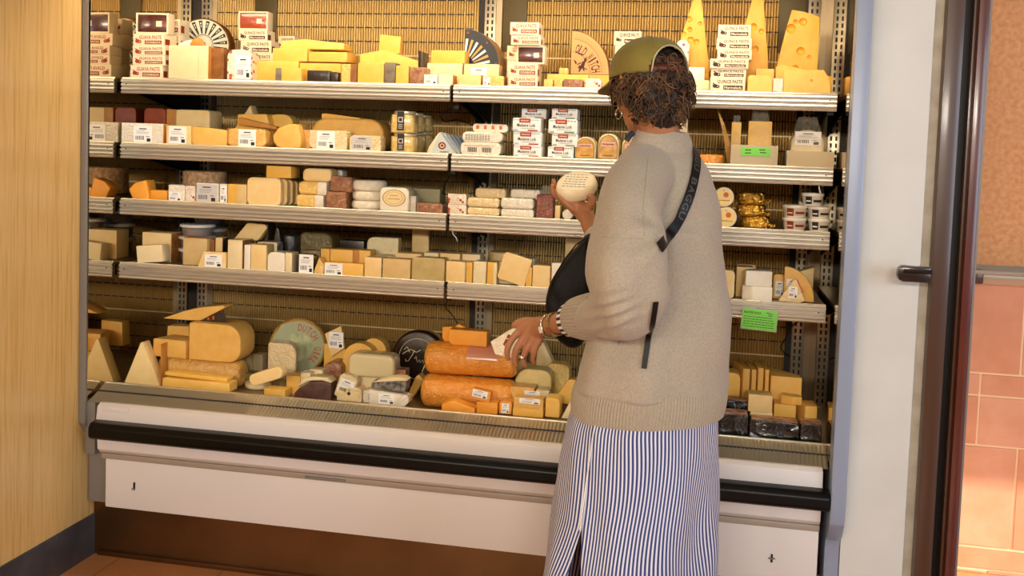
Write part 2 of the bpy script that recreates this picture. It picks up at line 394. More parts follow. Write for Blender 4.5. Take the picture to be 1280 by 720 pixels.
# unseen canopy added outside to keep the upper wall in shade
YO = YP+.06
pA = P(1240, 632, YT); zA = 2.2; xA = pA.x+(zA+.06-pA.z)/.625
tag(B().box(x_d1+.1, xA, 2.96, YT-.001, zA, zA+.06, M_dkbr, .01).build('added_awning'), 'unseen awning added above the doorway to shade the orange wall', 'awning', kind='structure')

# ------------------------------------------------------------ display case
case = empty('display_case', ((XL+XR)/2, DS, 0))
tag(case, 'long refrigerated cheese display case with white front, black bumper and mirrored ends', 'display case')
ox, oy = case.location.x, case.location.y
def cp(b, name, **k):
    o = b.build(name, parent=case, **k); o.matrix_parent_inverse = Matrix.Translation((-ox, -oy, 0)); return o
# ribbed back panels with slots
def ribbed_mat():
    return mat('ribbed_back', '#ac8a4e', .36, .6)
M_rib = ribbed_mat(); M_slot = mat('slot_dark', '#241a1c', .6); M_slotl = mat('slot_line', '#d8c28e', .4, .3)
def back_panel(x0, x1):
    b = B(); pitch = .0105; n = int((x1-x0)/pitch); vs = []; fs = []
    z0, z1 = ZS[5]-.02, 2.1
    sub = [(0, -.001), (.26, -.0042), (.5, -.005), (.74, -.0042)]
    cols = []
    for i in range(n):
        for t, y in sub: cols.append((x0+(i+t)*pitch, DB+y))
    cols.append((x1, DB))
    for x, y in cols: vs += [(x, y, z0), (x, y, z1)]
    for i in range(len(cols)-1): fs.append((2*i, 2*i+2, 2*i+3, 2*i+1))
    b.add(vs, fs, M_rib)
    k = 0; z = z0+.03
    while z < z1:
        if k % 5 == 3:
            b.box(x0, x1, DB-.0065, DB-.004, z-.0025, z+.0025, M_slotl)
        else:
            x = x0+.01
            while x < x1-.03:
                b.rect(x, x+.031, z-.0022, z+.0022, M_slot, DB-.0062); x += .0375
        z += .0545; k += 1
    # solid back skin
    b.box(x0, x1, DB+.001, DB+.01, z0, z1, M_rib)
    return b
UW = .045
cp(back_panel(XL, XJ-UW), 'back_panel'); cp(back_panel(XJ+UW, XR), 'back_panel')
for i, ux in enumerate((XL+.045, XJ, XR-.045)):
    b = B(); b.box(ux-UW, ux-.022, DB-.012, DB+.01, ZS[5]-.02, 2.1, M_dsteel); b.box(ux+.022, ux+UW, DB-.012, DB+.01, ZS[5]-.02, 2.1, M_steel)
    b.box(ux-.022, ux+.022, DB-.02, DB+.01, ZS[5]-.02, 2.1, M_stain, .002)
    z = ZS[5]+.02
    while z < 2.08:
        for sx in (-.009, .009): b.box(ux+sx-.0035, ux+sx+.0035, DB-.0212, DB-.0195, z-.008, z+.008, M_slot)
        z += .0255
    cp(b, 'upright')
# shadow bands built as dark olive strips on the back wall near the top
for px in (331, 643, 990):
    b = B(); c = P(px, 25, DB-.02); b.prism([(-.045, -.12), (.045, -.12), (.05, .2), (-.05, .2)], .006, mat('shadow_olive', '#5c4c24', .5, .3), .002, T(c.x, DB-.014, c.z))
    cp(b, 'shadow_band')
# mirrored ends
YF = 3.05
for side, x in ((-1, XL), (1, XR)):
    b = B(); t = .004*side
    zt = 2.1
    pts = [(3.10, .565), (DB, .565), (DB, zt), (3.10, zt)]
    vs = [(x, y, z) for y, z in pts]+[(x+t, y, z) for y, z in pts]
    b.add(vs, [(0, 1, 2, 3), (7, 6, 5, 4), (0, 4, 5, 1), (1, 5, 6, 2), (2, 6, 7, 3), (3, 7, 4, 0)], M_mirror)
    cp(b, 'mirror_panel')
zl1 = P(300, 491.5, 3.20).z-.004; print('ZL', zl1); zl2 = P(300, 503, 3.165).z; zl3 = P(300, 519, 3.09).z
# end frames (profile in YZ, extruded in X)
def end_frame(x0, x1, m, yoff=0, up=0):
    pr = [(YF+.05, 2.15), (YF-.02, 2.15), (YF-.025, 1.2), (YF-.02, .62), (YF-.03, .5), (YF-.02, .43), (YF+.015, .385), (YF+.05, .36), (YF+.06, .33), (YF+.06, .22), (YF+.075, .205), (DB, .205), (DB, .56), (3.10, .56), (3.10, .72), (3.10, 1.2), (3.09, 2.15)]
    pr = [(max(y, 3.085+(.0 if v > .45 else .06)), v) if up else (y, v) for y, v in pr]
    b = B()
    # prism gives (u,0..d,v): map u->Y, depth->X
    q = B(); q.prism([(u+yoff, v) for u, v in pr], x1-x0, m, .006)
    b.add([(x0+v[1], v[0], v[2]) for v in q.v], [f[::-1] for f in q.f], m); return b
ef = end_frame(XL-.018+.001, XL+.010, M_endg, 0, 1)
xq = P(129, 600, 3.10).x; xq2 = P(119, 510, 3.10).x
ef.box(XL, xq, 3.128, 3.3, .212, .395, M_endg, .004); ef.box(XL, xq2, 3.10, 3.3, .39, zl3-.004, M_endg, .004)
cp(ef, 'end_frame')
xr1 = x_e1-.003
cp(end_frame(XR-.0, xr1, M_endb, -.0), 'end_frame')
# front: basket lip, white upper rail, bumper, panels, kick plate
xa, xb = XL+.010, XR
fr = B()
def strip(b, pts, m, x0=None, x1=None, n=1):
    x0 = xa if x0 is None else x0; x1 = xb if x1 is None else x1
    vs = []; fs = []
    for y, z in pts: vs += [(x0, y, z), (x1, y, z)]
    for i in range(len(pts)-1): fs.append((2*i+1, 2*i, 2*i+2, 2*i+3))
    return b.add(vs, fs, m)
zc = P(300, 541, 3.07).z
# ribbed steel lip
lp = B(); pitch = .0125; n = int((xb-xa)/pitch); vs = []; fs = []
for i in range(2*n+1):
    x = xa+i*pitch/2; fd = max(0, min(1, (i*pitch/2-.25)/.5)); o = (-.005 if i % 2 else .003)*(.15+.85*fd)
    vs += [(x, 3.20+o, zl1), (x, 3.165+o, zl2), (x, 3.10+o, zl3-.004)]
for i in range(2*n):
    a = i*3; fs += [(a, a+1, a+4, a+3), (a+1, a+2, a+5, a+4)]
lp.add(vs, fs, M_stain); lp.box(xa, xb, 3.20, 3.212, zl1-.05, zl1+.004, M_stain, .002); lp.box(xa, xb, 3.158, 3.163, zl2-.003, zl2+.0015, M_slot)
cp(lp, 'basket_lip')
cp(B().box(xa, xb, 3.212, DB, ZS[5]-.02, ZS[5]-.0006, M_steel), 'basket_deck')
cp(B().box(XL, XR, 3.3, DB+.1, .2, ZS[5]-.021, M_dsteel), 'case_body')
up = B(); xw = P(121, 520, 3.07).x
pr = [(3.11, zl3-.03), (3.11, zl3), (3.09, zl3+.002), (3.072, zl3-.008), (3.065, zc), (3.068, .52), (3.075, .42), (3.09, .405), (3.12, .40), (3.12, zl3-.03)]
q = B(); q.prism([(u, v) for u, v in pr], xb-.02-xw, M_case, .002); up.add([(xw+v[1], v[0], v[2]) for v in q.v], [f[::-1] for f in q.f], M_case)
cp(up, 'front_rail')
cp(B().box(xw+.01, xb-.02, 3.085, 3.12, .385, .404, M_case2, .002).box(-1.27, -1.13, 3.078, 3.09, .39, .398, M_endg, .002), 'ledge_strip')
zbt = P(400, 556.5, 3.02).z+.003; zbb = P(400, 579, 3.02).z
bb = B(); q = B(); q.prism([(3.065, zbt), (3.03, zbt-.004), (3.018, zbt-.02), (3.018, zbb+.012), (3.03, zbb+.001), (3.065, zbb)], P(1037, 632, 3.03).x-P(112, 540, 3.03).x, M_black, .006, None, 3)
bb.add([(P(112, 540, 3.03).x+v[1], v[0], v[2]) for v in q.v], [f[::-1] for f in q.f], M_black); cp(bb, 'bumper')
xjp = xr1-.045
pn = B().box(P(131, 600, 3.09).x, XR-.02, 3.092, 3.12, .212, .386, M_case, .006)
pn.box(-1.9, -1.894, 3.088, 3.093, .285, .310, M_blk, .001).box(.235, .241, 3.088, 3.093, .275, .300, M_blk, .001).box(-1.905, -1.894, 3.087, 3.093, .283, .289, M_endg, .001).box(.228, .248, 3.087, 3.093, .285, .289, M_endg, .001)
cp(pn, 'front_panel')
cp(B().box(XW-.02, XR+.02, 3.185, 3.2, .0, .214, M_kick).box(XL+.005, XR, 3.17, 3.186, .0, .018, M_kick, .004), 'kick_plate')
# canopy with lamp housing above the frame
cp(B().box(XL, XR, 3.02, DB+.05, 2.16, 2.30, M_case, .01).box(XL+.02, XR-.02, 3.05, 3.09, 2.12, 2.16, M_endg, .004), 'canopy')
# faint maker's plate pressed into the rail
mp_ = B(); mx0 = P(127, 512, 3.064).x; zz = P(140, 512, 3.064).z; mp_.box(mx0, mx0+.10, 3.0655, 3.0675, zz-.008, zz+.008, M_case, .001); cp(mp_, 'badge')

# ------------------------------------------------------------ shelves
def rail(b, x0, x1, z, first):
    Hh = .052
    # ribbed extrusion profile in YZ
    y = DS
    pr = [(y+.012, z+.002), (y+.002, z+.003), (y-.001, z)]
    k = 3
    for i in range(k):
        za = z-.004-(Hh-.01)*i/k; zb = z-.004-(Hh-.01)*(i+1)/k
        f = -.0045+.0022*i/k
        pr += [(y+f+.002, za-.0006), (y+f-.005, za-(za-zb)*.25), (y+f-.005, za-(za-zb)*.6), (y+f+.002, zb+.0012)]
    pr += [(y-.004, z-Hh+.006), (y-.008, z-Hh+.002), (y-.006, z-Hh-.003), (y+.004, z-Hh-.003), (y+.012, z-Hh+.004)]
    q = B(); q.prism(pr, x1-x0, M_alu, 0); b.add([(x0+v[1], v[0], v[2]) for v in q.v], [f[::-1] for f in q.f], M_alu)
    for sx in (x0+.022, x1-.022): b.tube([(sx, y-.0105, z-.022), (sx, y-.004, z-.022)], .0022, M_blk, 8)
lvl = {1: 'top', 2: 'second', 3: 'third', 4: 'fourth'}
for k in (1, 2, 3, 4):
    z = ZS[k]-.0015
    for side, x0, x1 in (('left', XL+.014, XJ-.006), ('right', XJ+.006, XR-.014)):
        e = empty('display_shelf', ((x0+x1)/2, DS, z))
        tag(e, f'{lvl[k]} steel shelf with ribbed aluminium front rail, {side} half of the case', 'shelf', 'steel shelves of the display case')
        def sp(b, name):
            o = b.build(name, parent=e); o.matrix_parent_inverse = Matrix.Translation(-e.location); return o
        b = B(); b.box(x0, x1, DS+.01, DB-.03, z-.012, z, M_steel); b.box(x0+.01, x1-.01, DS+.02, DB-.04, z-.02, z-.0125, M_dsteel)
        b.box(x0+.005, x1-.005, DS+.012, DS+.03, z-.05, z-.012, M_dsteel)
        sp(b, 'shelf_deck')
        b = B(); rail(b, x0, x1, z+.0012, k == 1); sp(b, 'price_rail')
        for bx in (x0+.006, x1-.012):
            b = B(); b.add([(bx+dx, y, zz) for dx in (0, .006) for y, zz in ((DS+.05, z-.021), (DB-.022, z-.021), (DB-.022, z-.12), (DB-.06, z-.11), (DS+.15, z-.045))],
                           [(0, 1, 2, 3, 4), (9, 8, 7, 6, 5), (0, 5, 6, 1), (1, 6, 7, 2), (2, 7, 8, 3), (3, 8, 9, 4), (4, 9, 5, 0)], M_blk); sp(b, 'bracket')
# cables at the shelf joints
def cable(pts, label, r=.0022, m=None):
    b = B(); P3 = []
    pts = [Vector(p) for p in pts]; k = len(pts)
    for i in range(k-1):
        p0 = pts[max(i-1, 0)]; p1 = pts[i]; p2 = pts[i+1]; p3 = pts[min(i+2, k-1)]
        for q in range(6):
            t = q/6; P3.append(.5*((2*p1)+(p2-p0)*t+(2*p0-5*p1+4*p2-p3)*t*t+(3*p1-p0-3*p2+p3)*t**3))
    P3.append(pts[-1]); b.tube(P3, r, m or M_blk, 6); 
    return b
def cable_thing(pts, label, plug=True):
    b = cable(pts, label)
    c = Vector(pts[0]); b.box(c.x-.011, c.x+.011, c.y-.006, c.y+.012, c.z-.012, c.z+.004, M_blk, .003)
    e = b.build('power_cable'); tag(e, label, 'cable', 'black cables hanging at the shelf joints'); return e
cable_thing([P(570, 133, DS+.03), P(552, 143, DS+.05), P(556, 152, DS+.1), P(572, 150, DS+.2), P(590, 156, DS+.35), P(602, 158, DB-.03)], 'black cable hanging below the middle joint of the top shelf')
cable_thing([P(566, 214, DS+.03), P(560, 224, DS+.05), P(555, 236, DS+.1), P(556, 243, DS+.2), P(580, 243, DS+.4), P(596, 240, DB-.03)], 'black cable hanging below the middle joint of the second shelf')
cable_thing([P(568, 291, DS+.03), P(580, 288, DS+.1), P(588, 296, DS+.3), P(596, 300, DB-.03)], 'short black cable at the middle joint of the third shelf')
cable_thing([P(561, 371, DS+.03), P(557, 384, DS+.1), P(564, 392, DS+.2), P(572, 404, DS+.4), P(580, 414, DB-.03)], 'black cable dropping from the middle joint of the fourth shelf')
cable_thing([P(1018, 398, DS+.03), P(994, 404, DS+.1), P(984, 420, DS+.3), P(976, 435, DS+.4), P(986, 445, DB-.03)], 'black cable looping under the right end of the fourth shelf')
cable_thing([P(1038, 140, DS+.03), P(1030, 142, DS+.1), P(1024, 146, DS+.2), P(1014, 150, DB-.03)], 'black cable below the right end of the top shelf')
# ------------------------------------------------------------ goods: builders
def rr(w, h, r, n=5):
    """rounded rectangle outline, r=(bl,br,tr,tl) in metres"""
    o = []
    for (cx, cz, a0), q in zip((((-w/2, 0, PI)), ((w/2, 0, 1.5*PI)), ((w/2, h, 0)), ((-w/2, h, .5*PI))), r):
        q = max(min(q, w*.499, h*.499), .0005); sx = 1 if cx < 0 else -1; sz = 1 if cz == 0 else -1
        for i in range(n+1):
            a = a0+PI/2*i/n; o.append((cx+sx*q+q*math.cos(a), cz+sz*q+q*math.sin(a)))
    return o
def sticker(w, h, m=None, seed=0):
    b = B(); b.box(0, w, -.0009, 0, 0, h, m or M_sticker, .0002, None, 1); rd = random.Random(seed)
    x = w*.1
    while x < w*.55:
        t = w*rd.uniform(.012, .035); b.rect(x, x+t, h*.16, h*.40, M_ink, -.00105); x += t+w*rd.uniform(.015, .03)
    b.rect(w*.72, w*.92, h*.06, h*.26, M_ink, -.00105)
    b.rect(w*.3, w*.7, h*.80, h*.86, M_ink, -.00105)
    for q in (.70, .62, .54): b.rect(w*.15, w*rd.uniform(.6, .88), h*q, h*(q+.018), mat('print_grey', '#7d7a76', .6), -.00105)
    b.rect(w*.68, w*.86, h*.34, h*.38, M_ink, -.00105)
    return b
LAST = []
def basetop(on):
    return LAST[on]['top']
def body_mesh(kind, w, h, d, m, o):
    b = B(); bev = o.get('bev', min(.004, w*.1, h*.1, d*.2))
    if kind == 'blk': b.prism(rr(w, h, (.002,)*4, 2), d, m, bev, None, 2, o.get('taper', 1))
    elif kind == 'rr':
        r = o.get('r', (.3, .3, .3, .3)); b.prism(rr(w, h, [q*min(w, h) for q in r], 6), d, m, bev, None, 3, o.get('taper', 1))
    elif kind == 'poly': b.prism([((u-.5)*w, v*h) for u, v in o['pts']], d, m, bev, None, 2, o.get('taper', 1))
    elif kind == 'plan': b.plan([((u-.5)*w, v*d) for u, v in o['pts']], h, m, bev)
    elif kind == 'wheel': b.disc(w/2, d, m, o.get('bev', .012), 48, T(0, d, w/2) @ RX(PI/2))
    elif kind == 'disc': b.disc(w/2, h, m, o.get('bev', h*.3), 40, T(0, w/2, 0) @ Matrix.Diagonal((1, o.get('sq', 1), 1, 1)))
    elif kind == 'log': b.disc(h/2, w, m, o.get('bev', h*.2), 28, T(-w/2, h/2, h/2) @ RY(PI/2))
    elif kind == 'roll': b.disc(min(w, h)/2, d, m, o.get('bev', h*.12), 28, T(0, d, h/2) @ RX(PI/2))
    return b
CATS = {}
def place(kind, k, dy, x0, x1, yt, d, m, name, label, on=None, yb=None, rz=0, ry=0, rx=0, rind=None, lab=None, labm=None, cat='cheese', group=None, holes=None, rindm=None, extra=None, topm=None, z0=None, dz=0, **o):
    z = ZS[k]
    if on is not None: z = max(basetop(i) for i in (on if isinstance(on, (list, tuple)) else (on,)))+.0004
    if z0 is not None: z = z0
    if dy == 'auto': Y = PZ((x0+x1)/2, yb, z).y; Y = min(max(Y, 3.225), DB-.05-d)
    else: Y = DS+dy
    if on is None and z0 is None and yb is not None and dy != 'auto': z = max(P((x0+x1)/2, yb, Y).z, ZS[k])
    xm = (yt+(yb or yt))/2
    A = P(x0, yt, Y); C = P(x1, yt, Y); w = C.x-A.x; h = (A.z+C.z)/2-z; xc = (A.x+C.x)/2
    if kind == 'wheel': w = h if o.get('full') else w; h = w
    h = max(h, .006)
    b = body_mesh(kind, w, h, d, m, o)
    parts = []
    if rind:   # thin skins on chosen sides
        rm = rindm or M_ro; q = B(); t = .0022
        if 'b' in rind: q.box(-w/2+.001, w/2-.001, d, d+t, .001, h-.001, rm, .001)
        if 'l' in rind: q.box(-w/2-t, -w/2, .001, d-.001, .001, h-.001, rm, .001)
        if 'r' in rind: q.box(w/2, w/2+t, .001, d-.001, .001, h-.001, rm, .001)
        if 't' in rind: q.box(-w/2+.001, w/2-.001, .001, d-.001, h, h+t, rm, .001)
        if 'f' in rind: q.box(-w/2+.001, w/2-.001, -t, 0, .001, h-.001, rm, .001)
        if 'R' in rind: q.box(w*.5-w*o.get('rw', .2), w/2+.001, -t, d*.8, .0005, h-.0005, rm, .002)
        if 'L' in rind: q.box(-w/2-.001, -w/2+w*o.get('rw', .2), -t, d*.8, .0005, h-.0005, rm, .002)
        parts.append((q, 'rind', None))
    if lab:
        u0, u1, v0, v1 = lab; s = sticker((u1-u0)*w, (v1-v0)*h, labm, hash(label) % 97 if False else len(label)*7+int(x0))
        q = B(); q.v = [Vector((v.x-w/2+u0*w, v.y-.0006, v.z+v0*h)) for v in s.v]; q.f = s.f; q.m = s.m; q.mats = s.mats
        parts.append((q, 'price_label', None))
    if extra:
        for fn in (extra if isinstance(extra, (list, tuple)) else [extra]):
            r = fn(w, h, d)
            if r: parts += r
    loc = (xc, Y, z+dz); rot = (rx, ry, rz)
    if rz or ry or rx:
        # pivot at the base; lift so the lowest corner touches the base
        Mr = Euler(rot).to_matrix(); lo = min((Mr @ v).z for v in b.v); loc = (xc, Y-min((Mr @ v).y for v in b.v), z-lo+dz)
        if kind != 'plan' and o.get('piv') == 'c': pass
    if parts:
        e = empty(name, loc, rot); mo = b.build(o.get('pname', 'cheese_body'), parent=e)
        for q, nm, lb in parts:
            po = q.build(nm, parent=e)
            if lb: po['label'] = lb
        root = e
    else:
        root = mo = b.build(name, loc=loc, rot=rot)
    if holes: carve(mo, holes)
    tag(root, label, cat, group)
    if rz or ry or rx:
        Mr = Euler(rot).to_matrix(); top = loc[2]+max((Mr @ v).z for v in b.v)
    else: top = z+dz+h
    LAST.append({'top': top, 'o': root, 'Y': Y, 'w': w, 'h': h})
    return root
def carve(o, hs):
    q = B()
    for (x, y, z, r) in hs: q.blob((x, y, z), (r, r, r), o.data.materials[0], None, 8)
    c = bpy.data.objects.new('c', q.mesh('c')); COL.objects.link(c)
    for cc in (c,): cc.matrix_world = Matrix()
    oo = bpy.data.objects.new('w', o.data); COL.objects.link(oo)
    md = oo.modifiers.new('b', 'BOOLEAN'); md.operation = 'DIFFERENCE'; md.object = c; md.solver = 'EXACT'; md.use_self = True
    dg = bpy.context.evaluated_depsgraph_get(); me = bpy.data.meshes.new_from_object(oo.evaluated_get(dg))
    if len(me.polygons) < 30: print('CARVE FAIL', o.name, len(me.polygons)); bpy.data.objects.remove(oo); bpy.data.objects.remove(c); return
    for p in me.polygons: p.use_smooth = True
    me.set_sharp_from_angle(angle=math.radians(38)); o.data = me
    bpy.data.objects.remove(oo); bpy.data.objects.remove(c)
def C(k, dy, x0, x1, yt, d, m, label, kind='blk', name='cheese_block', **o): return place(kind, k, dy, x0, x1, yt, d, m, name, label, **o)

# ---- printed carton of fruit paste
def fruit(b, x, z, s, m, y):
    for dx, dz, r in ((0, 0, .5), (.55, -.12, .42)):
        n = 12; b.add([(x+s*(dx+r*math.cos(2*PI*i/n)), y, z+s*(dz+r*.85*math.sin(2*PI*i/n))) for i in range(n)], [tuple(range(n))], m)
    b.rect(x-s*.5, x-s*.1, z+s*.4, z+s*.6, m, y)
    b.add([(x+s*.45, y-.0001, z-s*.2), (x+s*.7, y-.0001, z-s*.2), (x+s*.6, y-.0001, z+s*.1)], [(0, 1, 2)], M_carton)
_pb = {}
def paste_mesh(kind, w, h, d, tray):
    key = (kind, round(w, 3), round(h, 3), round(d, 3), tray)
    if key in _pb: return _pb[key]
    b = B(); ink = M_red if kind == 'guava' else M_plum; ink2 = M_brick_ink if kind == 'guava' else M_plum
    if not tray:
        b.box(-w/2, w/2, 0, d, 0, h, M_carton, .0012)
        fruit(b, -w*.36, h*.40, w*.14, ink if kind == 'guava' else M_plum, -.0003)
        b.text('GUAVA PASTE' if kind == 'guava' else 'QUINCE PASTE', -w*.30, h*.56, w*.72, h*.30, ink, -.0004)
        b.rect(-w*.12, w*.43, h*.14, h*.45, ink2, -.0004); b.text('GOIABADA' if kind == 'guava' else 'Marmelada', -w*.09, h*.20, w*.49, h*.19, M_carton, -.0007)
        # side print
        b.rect(0, d*.35, h*.12, h*.6, ink2, 0, T(w/2+.0004, d*.1, 0) @ RZ(PI/2)); me = b.mesh('carton'); _pb[key] = me; return me
    t = .006
    for a in ((-w/2, -w/2+t, 0, h), (w/2-t, w/2, 0, h), (-w/2+t, w/2-t, 0, t), (-w/2+t, w/2-t, h-t, h)): b.box(a[0], a[1], 0, d, a[2], a[3], M_carton, .001)
    b.box(-w/2+t, w/2-t, d-.003, d, t, h-t, M_carton)
    me = b.mesh('carton'); _pb[key] = me; return me
def paste(kind, k, dy, x0, x1, yt, d, label, on=None, tray=False, rz=0, ry=0, group=None, yb=None):
    z = ZS[k] if on is None else basetop(on)+.0005; Y = DS+dy
    A = P(x0, yt, Y); Cc = P(x1, yt, Y); w = Cc.x-A.x; h = (A.z+Cc.z)/2-z
    me = paste_mesh(kind, w, h, d, tray)
    Yo = Y+abs(math.sin(rz))*w/2
    if not tray:
        o = bpy.data.objects.new('paste_carton', me); COL.objects.link(o); o.location = ((A.x+Cc.x)/2, Yo, z); o.rotation_euler = (0, 0, rz)
    else:
        o = empty('paste_carton', ((A.x+Cc.x)/2, Yo, z), (0, 0, rz)); c = bpy.data.objects.new('carton', me); COL.objects.link(c); c.parent = o
        b = B(); b.box(-w/2+.0065, w/2-.0065, .002, d-.004, .0065, h-.0065, M_guava if kind == 'guava' else M_quince, .002)
        b.rect(w*.12, w*.3, h*.35, h*.62, M_carton, .0014); fruit(b, w*.36, h*.5, w*.1, M_brick_ink if kind == 'guava' else M_quince, .0012); b.build('paste_window', parent=o)
    tag(o, label, 'box', group)
    LAST.append({'top': z+h, 'o': o, 'Y': Y, 'w': w, 'h': h}); return o

# ---- tubs and jars (lathe)
def tub(k, dy, x0, x1, yt, label, on=None, style='clear', group=None, lid=.22):
    z = ZS[k] if on is None else basetop(on)+.0005; Y = DS+dy
    A = P(x0, yt, Y); Cc = P(x1, yt, Y); r = (Cc.x-A.x)/2; h = (A.z+Cc.z)/2-z
    e = empty('deli_tub', ((A.x+Cc.x)/2, Y+r, z)); lh = max(h*lid, .004)
    b = B(); mm = M_tubcl if style == 'clear' else M_lid
    b.lathe([(0, 0), (r*.80, 0), (r*.83, .002), (r*.93, h-lh)], 32, mm); b.build('cup', parent=e)
    b = B(); b.disc(r, lh, M_lid, .0015, 32, T(0, 0, h-lh)); b.lathe([(r*.86, h+.0001), (r*.86, h+.0008), (r*.8, h+.0008)], 32, M_lid); b.build('lid', parent=e)
    if style == 'clear':
        B().disc(r*.80, (h-lh)*.75, M_olive, .003, 24, T(0, 0, .002)).build('filling', parent=e)
    else:
        bm_ = M_brick_ink if style == 'red' else M_ink; m2 = mat('tub_band', '#cfc4ae', .4)
        q = B(); q.lathe([(r*.85+.0006, h*.14), (r*.92+.0006, h-lh-.001)], 24, m2, None, PI*1.02, PI*1.98)
        q.lathe([(r*.85+.0012, h*.14), (r*.92+.0012, h-lh-.001)], 6, bm_, None, PI*1.25, PI*1.45)
        q.lathe([(r*.86+.0014, h*.3), (r*.89+.0014, h*.5)], 8, bm_, None, PI*1.5, PI*1.8); q.lathe([(r*.86+.0018, h*.34), (r*.89+.0018, h*.44)], 6, M_carton if style == 'red' else M_sticker, None, PI*1.27, PI*1.42); q.build('band', parent=e)
    tag(e, label, 'tub', group); LAST.append({'top': z+h+.001, 'o': e, 'Y': Y}); return e
def jar(k, dy, x0, x1, yt, label, on=None, group=None):
    z = ZS[k] if on is None else basetop(on)+.0005; Y = DS+dy
    A = P(x0, yt, Y); Cc = P(x1, yt, Y); w = Cc.x-A.x; h = (A.z+Cc.z)/2-z
    e = empty('cheese_jar', ((A.x+Cc.x)/2, Y, z)); hb = h*.86
    B().plan([(x, y+w/2) for x, y in [(p[0], p[1]-w/2) for p in rr(w, w, (w*.25,)*4, 4)]], hb, M_glass, .003).build('glass', parent=e)
    B().plan([(x*.94, (y-w/2)*.94+w/2) for x, y in rr(w, w, (w*.25,)*4, 4)], hb*.92, M_feta, .003, T(0, 0, .002)).build('contents', parent=e)
    b = B(); b.disc(w*.44, h-hb, mat('lid_cream_metal', '#e6ddb8', .3, .5), .002, 28, T(0, w/2, hb)); b.build('lid', parent=e)
    b = B(); b.box(-w*.17, w*.12, -.0012, 0, h*.12, h*.97, M_ink, .0004); b.rect(-w*.12, w*.07, h*.48, h*.72, M_grey_st, -.0015); b.rect(-w*.09, w*.04, h*.52, h*.68, M_ink, -.0017)
    for q in (.2, .26, .32, .38): b.rect(-w*.12, w*.06, h*q, h*(q+.02), M_grey_st, -.0015)
    b.build('label_strip', parent=e)
    tag(e, label, 'jar', group); LAST.append({'top': z+h+.0005, 'o': e, 'Y': Y}); return e
# ---- soft plastic bag of given size around contents
def bag(w, h, d, m=None, peak=.45, seed=1, n=26):
    rd = random.Random(seed); b = B(); vs = []; fs = []; rows = 14
    for j in range(rows+1):
        t = j/rows; z = h*t; s = (1-.08*t) if t < .55 else (1-.08*t-peak*(t-.55)/.45); dd = 1 if t < .5 else max(.06, 1-(t-.5)/.5*1.0)
        for i in range(n):
            a = 2*PI*i/n; c, s_ = math.cos(a), math.sin(a); sg = lambda q: math.copysign(abs(q)**.55, q)
            r = 1+.05*noise.noise(Vector((c*2, s_*2, t*5+seed)))
            vs.append((w/2*s*sg(c)*r, d/2+d/2*dd*sg(s_)*r, z+.004*noise.noise(Vector((c*3, s_*3, seed)))*t))
    for j in range(rows):
        for i in range(n): fs.append((j*n+i, j*n+(i+1) % n, (j+1)*n+(i+1) % n, (j+1)*n+i))
    b.add(vs, fs, m or M_clear); return b
# graphics
def scrib(q, x0, z0, w, h, m, y):
    rd = random.Random(int(w*1e5)); x = x0
    while x < x0+w: t = w*rd.uniform(.03, .09); q.rect(x, min(x+t, x0+w), z0+h*rd.uniform(0, .2), z0+h*rd.uniform(.7, 1), m, y); x += t+w*.025
def radial_face(w, h, d):
    """cream disc printed with dark rays"""
    q = B(); R = w/2*.93; yy = -.0012; n = 48
    cr = mat('print_cream', '#eee3c4', .5)
    q.add([(R*math.cos(2*PI*i/n), yy, w/2+R*math.sin(2*PI*i/n)) for i in range(n)]+[(R*math.cos(2*PI*i/n), 0.0, w/2+R*math.sin(2*PI*i/n)) for i in range(n)], [tuple(range(n))]+[(i, i+n, (i+1) % n+n, (i+1) % n) for i in range(n)], cr)
    dk = mat('print_dark', '#2e2a24', .6)
    for i in range(20):
        a = 2*PI*(i+.4)/20; M = T(0, yy-.0004, w/2) @ RY(-a)
        q.add([(R*.42, 0, -R*.025), (R*.62, 0, -R*.045), (R*.95, 0, -R*.075), (R*.95, 0, R*.075), (R*.62, 0, R*.045), (R*.42, 0, R*.025)], [(0, 1, 2, 3, 4, 5)], dk, M)
        q.add([(R*.84+R*.035*math.cos(t*PI/4), -.0003, R*.035*math.sin(t*PI/4)) for t in range(8)], [tuple(range(8))], cr, M)
        q.add([(R*.68, -.0003, -R*.012), (R*.78, -.0003, -R*.015), (R*.78, -.0003, R*.015), (R*.68, -.0003, R*.012)], [(0, 1, 2, 3)], cr, M)
    for r1, r2, mm in ((.40, .375, dk), (.345, .33, mat('print_gold', '#c79a3a'))):
        q.add([(R*r*math.cos(2*PI*i/n), yy-.0006, w/2+R*r*math.sin(2*PI*i/n)) for r in (r1, r2) for i in range(n)], [(i, (i+1) % n, (i+1) % n+n, i+n) for i in range(n)], mm)
    for a in range(4):
        M = T(0, yy-.0007, w/2) @ RY(PI/2*a+PI/4); q.add([(R*.02, 0, -R*.03), (R*.11, 0, -R*.05), (R*.11, 0, R*.05), (R*.02, 0, R*.03)], [(0, 1, 2, 3)], dk, M)
    return [(q, 'printed_face', 'cream printed face with dark rays and a small cross')]
def arc_text(q, st, cx, cz, R, a0, a1, hh, m, y, wfac=.8):
    """letters along an arc from angle a0 to a1 (degrees, clockwise down)"""
    n = len(st)
    for i, ch in enumerate(st):
        if ch == ' ': continue
        a = math.radians(a0+(a1-a0)*(i+.5)/n); ww = R*abs(math.radians(a1-a0))/n*wfac*(.45 if ch == 'I' else 1)
        M = T(cx+R*math.cos(a), y, cz+R*math.sin(a)) @ RY(-(a-PI/2)); q.text(ch, -ww/2, -hh/2, ww, hh, m, 0, M)
